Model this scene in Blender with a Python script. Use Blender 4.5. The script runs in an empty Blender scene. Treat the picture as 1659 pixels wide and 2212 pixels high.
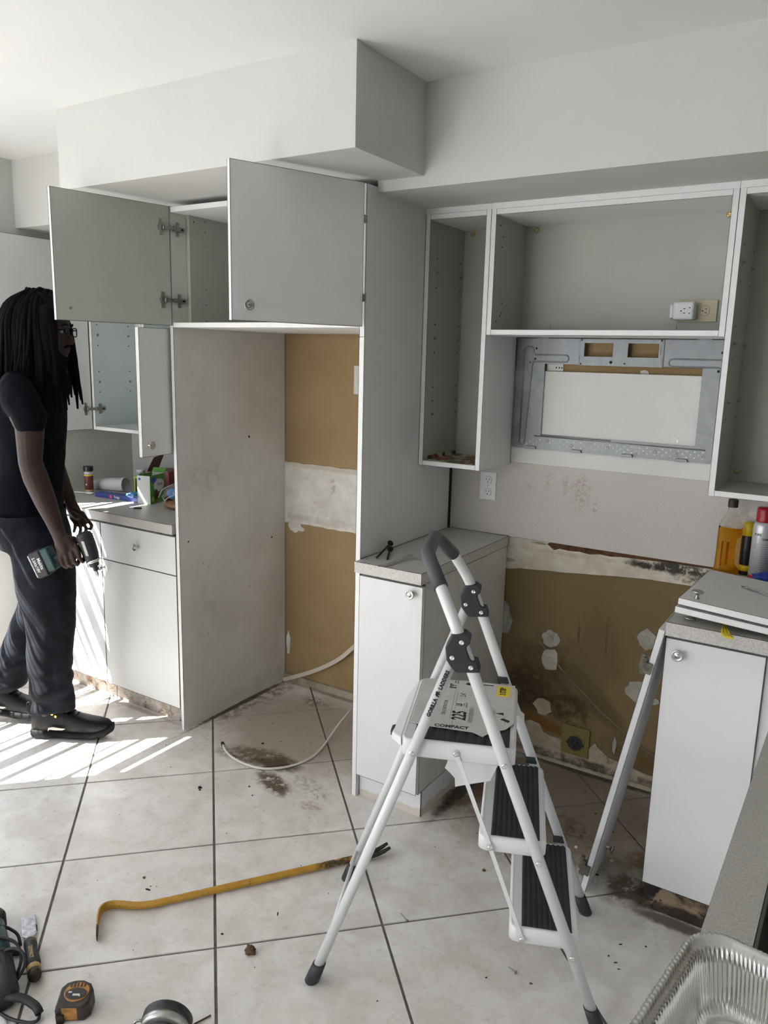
import bpy, bmesh, math, random
from mathutils import Vector, Matrix, noise

random.seed(7)
S = bpy.context.scene
COL = S.collection
V = Vector

# ---------------------------------------------------------------- camera
cam_data = bpy.data.cameras.new('camera')
cam_data.sensor_fit = 'VERTICAL'
cam_data.sensor_height = 36.0
cam_data.lens = 1684.0 / 2212.0 * 36.0
cam_data.clip_start = 0.02
cam = bpy.data.objects.new('camera', cam_data)
COL.objects.link(cam)
yaw, pit, rol = math.radians(32.285), math.radians(11.288), math.radians(-1.4048)
fwd = V((-math.sin(yaw) * math.cos(pit), math.cos(yaw) * math.cos(pit), -math.sin(pit)))
rgt = V((math.cos(yaw), math.sin(yaw), 0))
dwn = fwd.cross(rgt)
r2 = rgt * math.cos(rol) + dwn * math.sin(rol)
d2 = -rgt * math.sin(rol) + dwn * math.cos(rol)
m = Matrix.Identity(4)
for i in range(3):
    m[i][0], m[i][1], m[i][2] = r2[i], -d2[i], -fwd[i]
m[0][3], m[1][3], m[2][3] = 0, 0, 1.6134
cam.matrix_world = m
S.camera = cam

# ---------------------------------------------------------------- world, sun, window light, exposure
w = bpy.data.worlds.new('world'); S.world = w; w.use_nodes = True
bg = w.node_tree.nodes['Background']
bg.inputs[0].default_value = (0.62, 0.75, 1.0, 1); bg.inputs[1].default_value = 1.6

sun_data = bpy.data.lights.new('sun', 'SUN')
sun_data.energy = 60.0; sun_data.angle = math.radians(0.4); sun_data.color = (1.0, 0.965, 0.92)
sun = bpy.data.objects.new('sun', sun_data); COL.objects.link(sun)
sdir = V((0.50, 0.53, -0.877)).normalized()
sun.rotation_euler = sdir.to_track_quat('-Z', 'Y').to_euler()
sun.location = (-5, -2, 4)

def area(name, loc, target, sx, sy, power, color):
    d = bpy.data.lights.new(name, 'AREA'); d.shape = 'RECTANGLE'; d.size = sx; d.size_y = sy
    d.energy = power; d.color = color
    o = bpy.data.objects.new(name, d); COL.objects.link(o)
    o.location = loc
    o.rotation_euler = (V(target) - V(loc)).to_track_quat('-Z', 'Z').to_euler()
    return o
# daylight through the glazed openings of the room (left wall, one opening there added, and the wall behind the camera)
area('daylight_left_window', (-3.62, 1.10, 1.15), (0, 1.10, 1.0), 1.3, 1.8, 22, (0.86, 0.92, 1.0))
area('added_left_daylight', (-3.62, -1.35, 1.10), (0, -1.35, 1.0), 2.0, 2.0, 54, (0.93, 0.965, 1.0))  # lamp for the unseen left opening added to brighten the room
area('daylight_front_window', (-2.4, -4.12, 1.25), (-2.4, 0, 1.1), 1.8, 1.7, 88, (0.99, 0.985, 0.98))

S.view_settings.view_transform = 'Standard'
S.view_settings.look = 'None'
S.view_settings.exposure = -0.34
S.view_settings.gamma = 1.0
S.view_settings.use_curve_mapping = False

# ---------------------------------------------------------------- materials
MATS = {}
def new_mat(name):
    mt = bpy.data.materials.new(name); mt.use_nodes = True
    nt = mt.node_tree
    b = nt.nodes['Principled BSDF']
    MATS[name] = mt
    return mt, nt, b
def c4(c): return (c[0], c[1], c[2], 1)
def pos(nt):
    g = nt.nodes.new('ShaderNodeNewGeometry'); return g.outputs['Position']
def noise_tex(nt, vec, scale, detail=3, rough=0.55, dist=0.0):
    n = nt.nodes.new('ShaderNodeTexNoise'); n.inputs['Scale'].default_value = scale
    n.inputs['Detail'].default_value = detail; n.inputs['Roughness'].default_value = rough
    n.inputs['Distortion'].default_value = dist
    nt.links.new(vec, n.inputs['Vector']); return n.outputs['Fac']
def mrange(nt, val, a, b, c=0.0, d=1.0):
    r = nt.nodes.new('ShaderNodeMapRange'); r.interpolation_type = 'SMOOTHSTEP'
    nt.links.new(val, r.inputs['Value'])
    r.inputs['From Min'].default_value = a; r.inputs['From Max'].default_value = b
    r.inputs['To Min'].default_value = c; r.inputs['To Max'].default_value = d
    return r.outputs['Result']
def math_n(nt, op, a, b=None, clamp=False):
    n = nt.nodes.new('ShaderNodeMath'); n.operation = op; n.use_clamp = clamp
    for k, v in ((0, a), (1, b)):
        if v is None: continue
        if isinstance(v, (int, float)): n.inputs[k].default_value = v
        else: nt.links.new(v, n.inputs[k])
    return n.outputs[0]
def mix(nt, fac, a, b):
    n = nt.nodes.new('ShaderNodeMix'); n.data_type = 'RGBA'
    if isinstance(fac, (int, float)): n.inputs['Factor'].default_value = fac
    else: nt.links.new(fac, n.inputs['Factor'])
    for k, v in ((6, a), (7, b)):
        if isinstance(v, tuple): n.inputs[k].default_value = c4(v)
        else: nt.links.new(v, n.inputs[k])
    return n.outputs[2]
def bump(nt, bsdf, h, strength=0.2, dist=0.01):
    b = nt.nodes.new('ShaderNodeBump'); b.inputs['Strength'].default_value = strength
    b.inputs['Distance'].default_value = dist
    nt.links.new(h, b.inputs['Height']); nt.links.new(b.outputs['Normal'], bsdf.inputs['Normal'])
def blob(nt, P, c, r, rot=0.0, nscale=14, namp=0.7, e0=0.45, e1=1.0, patch=None, axis='Z'):
    """soft irregular spot centred at c with radii r, returned as a 0..1 mask"""
    mp = nt.nodes.new('ShaderNodeMapping'); mp.vector_type = 'TEXTURE'
    nt.links.new(P, mp.inputs['Vector'])
    mp.inputs['Location'].default_value = c
    mp.inputs['Rotation'].default_value = (0, 0, rot) if axis == 'Z' else (0, rot, 0)
    mp.inputs['Scale'].default_value = r
    ln = nt.nodes.new('ShaderNodeVectorMath'); ln.operation = 'LENGTH'
    nt.links.new(mp.outputs[0], ln.inputs[0])
    n = noise_tex(nt, P, nscale, 5, 0.65)
    v = math_n(nt, 'ADD', ln.outputs['Value'], math_n(nt, 'MULTIPLY', math_n(nt, 'SUBTRACT', n, 0.5), namp))
    mk = mrange(nt, v, e0, e1, 1.0, 0.0)
    if patch:
        pn = noise_tex(nt, P, patch[0], 6, 0.7)
        mk = math_n(nt, 'MULTIPLY', mk, mrange(nt, pn, patch[1], patch[2]))
    return mk
def stain(nt, P, col, c, r, color, k=1.0, **kw):
    mk = blob(nt, P, c, r, **kw)
    return mix(nt, math_n(nt, 'MULTIPLY', mk, k), col, color)

def simple(name, color, rough=0.5, metal=0.0, var=0.0, vscale=30, bmp=0.0, bscale=200, coat=0.0, spec=None):
    mt, nt, b = new_mat(name)
    b.inputs['Base Color'].default_value = c4(color)
    b.inputs['Roughness'].default_value = rough; b.inputs['Metallic'].default_value = metal
    if coat: b.inputs['Coat Weight'].default_value = coat
    if spec is not None: b.inputs['Specular IOR Level'].default_value = spec
    P = pos(nt) if (var or bmp) else None
    if var:
        n = noise_tex(nt, P, vscale, 5, 0.6)
        dk = tuple(max(0, x * (1 - var)) for x in color); lt = tuple(min(1, x * (1 + var * 0.6)) for x in color)
        nt.links.new(mix(nt, mrange(nt, n, 0.3, 0.7), dk, lt), b.inputs['Base Color'])
    if bmp:
        bump(nt, b, noise_tex(nt, P, bscale, 4, 0.6), bmp, 0.002)
    return mt

simple('paint_white', (0.60, 0.60, 0.58), 0.75, var=0.02, vscale=2.5, bmp=0.25, bscale=260)
simple('paint_low_bounce', (0.20, 0.185, 0.165), 0.8, var=0.02, vscale=2.5)  # unseen walls given a dark tone to cut bounced light
simple('ceiling_white', (0.74, 0.745, 0.735), 0.85, var=0.015, vscale=2, bmp=0.15, bscale=200)
simple('melamine_white', (0.725, 0.735, 0.73), 0.42, var=0.02, vscale=5, bmp=0.06, bscale=500)
simple('melamine_edge', (0.80, 0.80, 0.79), 0.4, var=0.03, vscale=40)
simple('edge_glue', (0.03, 0.022, 0.02), 0.7)
simple('dark_gap', (0.02, 0.016, 0.014), 0.9)
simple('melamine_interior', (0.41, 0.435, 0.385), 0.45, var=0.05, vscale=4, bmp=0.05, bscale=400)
simple('interior_light', (0.62, 0.67, 0.655), 0.45, var=0.03, vscale=4)
simple('nickel', (0.52, 0.51, 0.49), 0.28, 1.0, var=0.1, vscale=200)
simple('steel_dark', (0.35, 0.34, 0.32), 0.35, 1.0, var=0.2, vscale=150)
simple('steel_satin', (0.42, 0.41, 0.39), 0.33, 0.8)
simple('hinge_old', (0.16, 0.15, 0.12), 0.45, 0.8, var=0.4, vscale=60)
simple('seam_tape', (0.20, 0.15, 0.085), 0.9, var=0.2, vscale=30)
simple('chrome', (0.8, 0.8, 0.8), 0.12, 1.0)
simple('black_hole', (0.006, 0.006, 0.006), 0.8)
simple('brass', (0.55, 0.42, 0.2), 0.35, 1.0)
simple('plastic_white', (0.78, 0.79, 0.79), 0.35)
simple('plastic_cream', (0.55, 0.48, 0.32), 0.4)
simple('plastic_olive', (0.17, 0.135, 0.035), 0.5, var=0.15, vscale=60)
simple('plastic_black', (0.012, 0.012, 0.014), 0.4)
simple('white_board', (0.72, 0.71, 0.68), 0.7, var=0.03, vscale=6)

# speckled laminate (worktop, splashback)
def laminate(name, a, b_, c_, rough, sc, bmpk):
    mt, nt, b = new_mat(name); P = pos(nt)
    n = noise_tex(nt, P, sc, 3, 0.7)
    col = mix(nt, mrange(nt, n, 0.32, 0.62), a, b_)
    n2 = noise_tex(nt, P, sc * 1.9, 2, 0.6)
    col = mix(nt, mrange(nt, n2, 0.60, 0.72), col, c_)
    nt.links.new(col, b.inputs['Base Color']); b.inputs['Roughness'].default_value = rough
    bump(nt, b, n, bmpk, 0.002)
laminate('laminate_counter', (0.40, 0.385, 0.355), (0.54, 0.525, 0.49), (0.66, 0.645, 0.61), 0.40, 300, 0.05)
laminate('laminate_edge', (0.40, 0.38, 0.355), (0.58, 0.56, 0.53), (0.70, 0.68, 0.65), 0.4, 260, 0.05)

def splash_material():
    mt, nt, b = new_mat('laminate_splash'); P = pos(nt)
    n = noise_tex(nt, P, 260, 3, 0.7)
    col = mix(nt, mrange(nt, n, 0.3, 0.65), (0.50, 0.475, 0.44), (0.60, 0.575, 0.54))
    for x, z, rx, rz in [(-1.06, 1.15, .012, .045), (-0.99, 1.15, .02, .05), (-0.93, 1.12, .05, .09), (-1.14, 1.12, .012, .02), (-0.87, 1.07, .015, .03)]:
        col = stain(nt, P, col, (x, 2.866, z), (rx, 0.1, rz), (0.30, 0.20, 0.09), 0.55, nscale=50, namp=1.1, patch=(60, 0.42, 0.62))
    nt.links.new(col, b.inputs['Base Color']); b.inputs['Roughness'].default_value = 0.6
    bump(nt, b, noise_tex(nt, P, 130, 3, 0.6), 0.55, 0.004)
splash_material()

# floor tile
def tile_material():
    mt, nt, b = new_mat('tile'); P = pos(nt)
    n1 = noise_tex(nt, P, 9, 6, 0.65, 0.6); n2 = noise_tex(nt, P, 48, 6, 0.7, 0.4); n3 = noise_tex(nt, P, 2.2, 3, 0.5)
    col = mix(nt, mrange(nt, n1, 0.34, 0.66), (0.625, 0.59, 0.55), (0.765, 0.74, 0.705))
    col = mix(nt, math_n(nt, 'MULTIPLY', mrange(nt, n2, 0.50, 0.74), 0.45), col, (0.76, 0.74, 0.70))
    col = mix(nt, math_n(nt, 'MULTIPLY', mrange(nt, n2, 0.46, 0.22), 0.18), col, (0.47, 0.42, 0.36))
    col = mix(nt, math_n(nt, 'MULTIPLY', mrange(nt, n3, 0.45, 0.7), 0.15), col, (0.55, 0.48, 0.42))
    D = (0.030, 0.022, 0.014); B = (0.15, 0.105, 0.06); G = (0.25, 0.22, 0.18); R_ = (0.20, 0.105, 0.045)
    st = [
        # under the fridge: general film, brown puddle, black line along the left panel
        ((-1.95, 2.50, 0), (0.52, 0.44, 1), 0, (0.36, 0.32, 0.265), 0.95, 7, 0.6, None),
        ((-1.98, 2.21, 0), (0.21, 0.085, 1), 0.25, (0.13, 0.085, 0.045), 0.92, 18, 1.0, (32, .34, .52)),
        ((-1.87, 2.21, 0), (0.13, 0.07, 1), 0.2, (0.075, 0.05, 0.03), 0.95, 20, 0.9, (26, .32, .48)),
        ((-1.79, 2.09, 0), (0.14, 0.06, 1), -0.35, (0.10, 0.065, 0.038), 0.95, 20, 0.9, (34, .34, .50)),
        ((-1.66, 2.15, 0), (0.16, 0.05, 1), -0.3, G, 0.6, 24, 1.0, (50, .42, .6)),
        ((-1.58, 2.05, 0), (0.06, 0.04, 1), 0.3, (0.23, 0.15, 0.08), 0.6, 24, 1.0, (50, .4, .6)),
        ((-2.33, 2.62, 0), (0.07, 0.45, 1), 0, B, 0.8, 14, 0.8, (26, .38, .6)),
        ((-2.37, 2.55, 0), (0.022, 0.45, 1), 0, D, 0.95, 25, 0.8, None),
        ((-2.10, 2.75, 0), (0.10, 0.06, 1), 0.1, D, 0.7, 20, 1.0, (30, .45, .6)),
        ((-1.95, 2.86, 0), (0.45, 0.03, 1), 0, B, 0.7, 20, 0.8, None),
        # kick of the left units
        ((-2.85, 2.22, 0), (0.55, 0.02, 1), 0, (0.2, 0.17, 0.13), 0.5, 30, 0.8, None),
        # stove bay: film and dirt, black line along the small unit
        ((-0.83, 2.58, 0), (0.56, 0.52, 1), 0, (0.21, 0.17, 0.125), 0.95, 6, 0.55, None),
        ((-1.14, 2.52, 0), (0.10, 0.34, 1), -0.15, (0.12, 0.075, 0.04), 0.92, 14, 0.9, (24, .30, .5)),
        ((-1.175, 2.50, 0), (0.035, 0.33, 1), 0, D, 0.95, 20, 0.9, None),
        ((-0.95, 2.40, 0), (0.16, 0.10, 1), 0.3, (0.13, 0.09, 0.055), 0.85, 18, 1.1, (30, .38, .55)),
        ((-0.78, 2.46, 0), (0.17, 0.09, 1), -0.2, (0.10, 0.07, 0.045), 0.85, 18, 1.1, (34, .42, .58)),
        ((-0.76, 2.26, 0), (0.26, 0.12, 1), 0.1, (0.19, 0.15, 0.11), 0.75, 18, 1.0, (26, .40, .58)),
        ((-0.49, 2.25, 0), (0.085, 0.10, 1), 0.0, (0.085, 0.06, 0.04), 0.92, 22, 0.9, (26, .34, .5)),
        ((-0.42, 2.36, 0), (0.06, 0.26, 1), 0.0, D, 0.96, 18, 0.9, None),
        ((-0.49, 2.42, 0), (0.06, 0.06, 1), 0.0, R_, 0.8, 20, 1.0, (30, .35, .6)),
        ((-0.80, 2.86, 0), (0.45, 0.035, 1), 0, D, 0.9, 18, 0.8, None),
        ((-0.33, 2.17, 0), (0.16, 0.035, 1), 0, (0.10, 0.075, 0.055), 0.85, 30, 0.9, None),
    ]
    for c, r, rot, colr, k, ns, na, pt in st:
        col = stain(nt, P, col, c, r, colr, k, rot=rot, nscale=ns, namp=na, patch=pt)
    nt.links.new(col, b.inputs['Base Color'])
    rr = mrange(nt, n2, 0.3, 0.7, 0.26, 0.36)
    nt.links.new(rr, b.inputs['Roughness'])
    bump(nt, b, n2, 0.05, 0.002)
tile_material()
simple('grout', (0.16, 0.145, 0.13), 0.9, var=0.3, vscale=40, bmp=0.4, bscale=300)

def drywall_material():
    mt, nt, b = new_mat('drywall_paper'); P = pos(nt)
    n1 = noise_tex(nt, P, 3, 4, 0.6); n2 = noise_tex(nt, P, 160, 4, 0.7)
    col = mix(nt, mrange(nt, n1, 0.3, 0.7), (0.285, 0.195, 0.095), (0.335, 0.235, 0.125))
    col = mix(nt, math_n(nt, 'MULTIPLY', mrange(nt, n2, 0.5, 0.75), 0.25), col, (0.40, 0.30, 0.17))
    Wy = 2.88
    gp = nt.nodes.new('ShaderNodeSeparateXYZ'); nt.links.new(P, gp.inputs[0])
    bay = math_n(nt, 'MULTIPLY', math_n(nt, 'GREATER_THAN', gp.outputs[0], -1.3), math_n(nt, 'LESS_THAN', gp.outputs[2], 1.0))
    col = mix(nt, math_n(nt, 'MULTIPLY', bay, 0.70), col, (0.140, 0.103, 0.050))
    K = (0.045, 0.030, 0.014); M = (0.095, 0.065, 0.032); RU = (0.14, 0.065, 0.02)
    st = [
        ((-1.02, Wy, 0.36), (0.22, 1, 0.20), 0.6, M, 0.75, 12, 1.0, (10, .28, .55)),
        ((-1.10, Wy, 0.28), (0.15, 1, 0.16), 0, K, 0.85, 16, 1.0, (16, .30, .55)),
        ((-0.92, Wy, 0.24), (0.13, 1, 0.11), 0.3, K, 0.80, 18, 1.0, (22, .34, .56)),
        ((-0.98, Wy, 0.42), (0.05, 1, 0.10), 0, (0.06, .04, .02), 0.7, 18, 1.0, (26, .38, .6)),
        ((-0.80, Wy, 0.30), (0.20, 1, 0.06), 0.75, M, 0.7, 14, 0.9, None),
        ((-1.02, Wy, 0.15), (0.14, 1, 0.035), 0.25, RU, 0.9, 34, 1.3, None),
        ((-0.62, Wy, 0.10), (0.20, 1, 0.10), 0.25, M, 0.75, 12, 1.0, (14, .30, .6)),
        ((-0.55, Wy, 0.09), (0.14, 1, 0.05), 0.2, RU, 0.8, 24, 1.2, (26, .35, .6)),
        ((-0.90, Wy, 0.56), (0.006, 1, 0.06), 0, K, 0.55, 20, 0.7, None),
        ((-0.79, Wy, 0.57), (0.007, 1, 0.11), 0, K, 0.50, 26, 1.0, None),
        ((-0.82, Wy, 0.50), (0.12, 1, 0.22), 0, (0.12, .09, .045), 0.5, 10, 0.9, None),
        ((-0.45, Wy, 0.50), (0.06, 1, 0.5), 0, (0.10, .07, .035), 0.6, 10, 0.8, None),
    ]
    for c, r, rot, colr, k, ns, na, pt in st:
        col = stain(nt, P, col, c, r, colr, k, rot=rot, nscale=ns, namp=na, patch=pt, axis='Y')
    nt.links.new(col, b.inputs['Base Color']); b.inputs['Roughness'].default_value = 0.85
    b.inputs['Specular IOR Level'].default_value = 0.2
    bump(nt, b, n2, 0.15, 0.002)
drywall_material()

def plaster_material(name, a, b_, spots):
    mt, nt, b = new_mat(name); P = pos(nt)
    n1 = noise_tex(nt, P, 12, 5, 0.65, 0.5)
    col = mix(nt, mrange(nt, n1, 0.3, 0.7), a, b_)
    for c, r, rot, colr, k, ns, na, pt in spots:
        col = stain(nt, P, col, c, r, colr, k, rot=rot, nscale=ns, namp=na, patch=pt, axis='Y')
    nt.links.new(col, b.inputs['Base Color']); b.inputs['Roughness'].default_value = 0.85
    bump(nt, b, noise_tex(nt, P, 60, 5, 0.7), 0.3, 0.004)
BK = (0.015, 0.012, 0.01)
plaster_material('plaster_alcove', (0.55, 0.52, 0.46), (0.70, 0.68, 0.62), [
    ((-2.10, 2.88, 1.02), (0.02, 1, 0.05), 0, (0.30, 0.26, 0.2), 0.7, 40, 1.0, (60, .4, .6)),
    ((-1.95, 2.88, 0.845), (0.6, 1, 0.025), 0, (0.42, 0.38, 0.32), 0.6, 30, 1.0, (14, .35, .6)),
    ((-1.95, 2.88, 1.10), (0.6, 1, 0.02), 0, (0.45, 0.38, 0.28), 0.6, 30, 0.8, None)])
plaster_material('plaster_mould', (0.50, 0.45, 0.36), (0.66, 0.62, 0.53), [
    ((-0.85, 2.87, 0.875), (0.42, 1, 0.012), 0.0, (0.40, 0.30, 0.18), 0.6, 20, 1.2, (12, .4, .6)),
    ((-0.55, 2.87, 0.885), (0.20, 1, 0.030), 0.03, BK, 0.93, 30, 1.1, (24, .38, .50)),
    ((-0.66, 2.87, 0.880), (0.10, 1, 0.018), 0.0, BK, 0.9, 40, 1.1, (34, .36, .50)),
    ((-0.50, 2.87, 0.850), (0.09, 1, 0.018), 0.0, BK, 0.75, 40, 1.2, (40, .44, .58)),
    ((-1.08, 2.87, 0.902), (0.05, 1, 0.006), 0.0, (0.26, 0.17, 0.08), 0.8, 30, 0.9, None),
    ((-1.21, 2.87, 0.815), (0.04, 1, 0.012), 0.0, (0.25, 0.18, 0.10), 0.7, 30, 0.9, None)])
plaster_material('plaster_patch', (0.28, 0.265, 0.22), (0.42, 0.40, 0.345), [])
plaster_material('plaster_dirty', (0.28, 0.23, 0.16), (0.42, 0.37, 0.29), [
    ((-0.85, 2.87, 0.03), (0.45, 1, 0.022), 0.0, (0.05, 0.035, 0.02), 0.9, 24, 1.1, (14, .36, .55)),
    ((-0.74, 2.87, 0.08), (0.03, 1, 0.04), 0.0, (0.10, 0.07, 0.04), 0.7, 40, 1.2, (40, .4, .6))])
simple('torn_brown', (0.10, 0.042, 0.014), 0.9, var=0.5, vscale=60)
# swollen, stained toe kicks
def kick_material():
    mt, nt, b = new_mat('kick_rotten'); P = pos(nt)
    n1 = noise_tex(nt, P, 16, 6, 0.7, 1.0); n2 = noise_tex(nt, P, 17, 6, 0.75, 1.6)
    col = mix(nt, mrange(nt, n1, 0.35, 0.65), (0.36, 0.31, 0.26), (0.54, 0.50, 0.46))
    col = mix(nt, math_n(nt, 'MULTIPLY', mrange(nt, n2, 0.50, 0.62), 0.8), col, (0.22, 0.11, 0.045))
    col = mix(nt, math_n(nt, 'MULTIPLY', mrange(nt, n2, 0.60, 0.70), 0.9), col, (0.05, 0.03, 0.02))
    nt.links.new(col, b.inputs['Base Color']); b.inputs['Roughness'].default_value = 0.8
    bump(nt, b, n2, 0.5, 0.006)
    mt, nt, b = new_mat('kick_black_rot'); P = pos(nt)
    n1 = noise_tex(nt, P, 7, 6, 0.7, 1.5); n2 = noise_tex(nt, P, 11, 6, 0.7, 2.0)
    col = mix(nt, mrange(nt, n1, 0.38, 0.6), (0.045, 0.03, 0.02), (0.30, 0.22, 0.14))
    col = mix(nt, mrange(nt, n2, 0.52, 0.58), col, (0.012, 0.009, 0.007))
    for cx_, cz_, rx_, rz_ in ((-.30, .012, .20, .035), (-.42, .06, .035, .07), (-.20, .045, .09, .03)):
        col = stain(nt, P, col, (cx_, 2.2, cz_), (rx_, 1, rz_), (0.020, 0.015, 0.011), 0.92, nscale=26, namp=1.2)
    nt.links.new(col, b.inputs['Base Color']); b.inputs['Roughness'].default_value = 0.85
    bump(nt, b, n2, 0.6, 0.008)
    mt, nt, b = new_mat('kick_white'); P = pos(nt)
    gp = nt.nodes.new('ShaderNodeSeparateXYZ'); nt.links.new(P, gp.inputs[0])
    n1 = noise_tex(nt, P, 18, 5, 0.6)
    h = math_n(nt, 'SUBTRACT', gp.outputs[2], math_n(nt, 'MULTIPLY', n1, 0.062))
    col = mix(nt, mrange(nt, h, -0.004, 0.004), (0.58, 0.53, 0.46), (0.72, 0.72, 0.73))
    n2 = noise_tex(nt, P, 45, 5, 0.7)
    col = mix(nt, math_n(nt, 'MULTIPLY', mrange(nt, n2, 0.64, 0.72), 0.8), col, (0.2, 0.13, 0.09))
    nt.links.new(col, b.inputs['Base Color']); b.inputs['Roughness'].default_value = 0.6
kick_material()
def side_material():
    # fridge-side face of the left tall panel: scuffs and a grey-brown film; side of the small unit
    mt, nt, b = new_mat('panel_grimy'); P = pos(nt)
    n1 = noise_tex(nt, P, 2.2, 4, 0.6)
    col = mix(nt, mrange(nt, n1, 0.3, 0.7), (0.56, 0.545, 0.50), (0.66, 0.65, 0.62))
    n2 = noise_tex(nt, P, 55, 5, 0.75)
    col = mix(nt, math_n(nt, 'MULTIPLY', mrange(nt, n2, 0.62, 0.74), 0.35), col, (0.38, 0.34, 0.29))
    for c, r, k, ns in [((-2.385, 2.35, 1.10), (1, .18, .10), .35, 20), ((-2.385, 2.33, 0.55), (1, .10, .30), .25, 9), ((-2.385, 2.6, 0.06), (1, .40, .05), .35, 12),
                    ((-1.215, 2.35, 0.14), (1, .16, .12), .45, 20), ((-1.215, 2.3, 0.6), (1, .10, .2), .2, 20), ((-1.215, 2.45, 0.04), (1, .3, .04), .6, 20)]:
        col = stain(nt, P, col, c, r, (0.20, 0.16, 0.12), k, nscale=ns, namp=0.9, patch=(16, .40, .75))
    nt.links.new(col, b.inputs['Base Color']); b.inputs['Roughness'].default_value = 0.45
    bump(nt, b, n2, 0.05, 0.002)
side_material()
def liner_material():
    mt, nt, b = new_mat('floral_liner'); P = pos(nt)
    v = nt.nodes.new('ShaderNodeTexVoronoi'); v.inputs['Scale'].default_value = 34
    nt.links.new(P, v.inputs['Vector'])
    sp = nt.nodes.new('ShaderNodeSeparateColor'); nt.links.new(v.outputs['Color'], sp.inputs[0])
    n = noise_tex(nt, P, 60, 3, 0.6, 1.0)
    col = mix(nt, mrange(nt, sp.outputs[0], 0.45, 0.5), (0.55, 0.50, 0.36), (0.07, 0.10, 0.045))
    col = mix(nt, mrange(nt, sp.outputs[1], 0.78, 0.80), col, (0.36, 0.05, 0.03))
    col = mix(nt, mrange(nt, n, 0.60, 0.64), col, (0.60, 0.55, 0.42))
    nt.links.new(col, b.inputs['Base Color']); b.inputs['Roughness'].default_value = 0.5
liner_material()
def galv_material():
    mt, nt, b = new_mat('galvanised'); P = pos(nt)
    v = nt.nodes.new('ShaderNodeTexVoronoi'); v.inputs['Scale'].default_value = 28
    nt.links.new(P, v.inputs['Vector'])
    n = noise_tex(nt, P, 7, 4, 0.6, 0.8)
    col = mix(nt, mrange(nt, n, 0.35, 0.65), (0.18, 0.19, 0.195), (0.28, 0.29, 0.30))
    nt.links.new(col, b.inputs['Base Color']); b.inputs['Metallic'].default_value = 0.55
    nt.links.new(mrange(nt, n, 0.3, 0.7, 0.38, 0.55), b.inputs['Roughness'])
galv_material()

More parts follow.
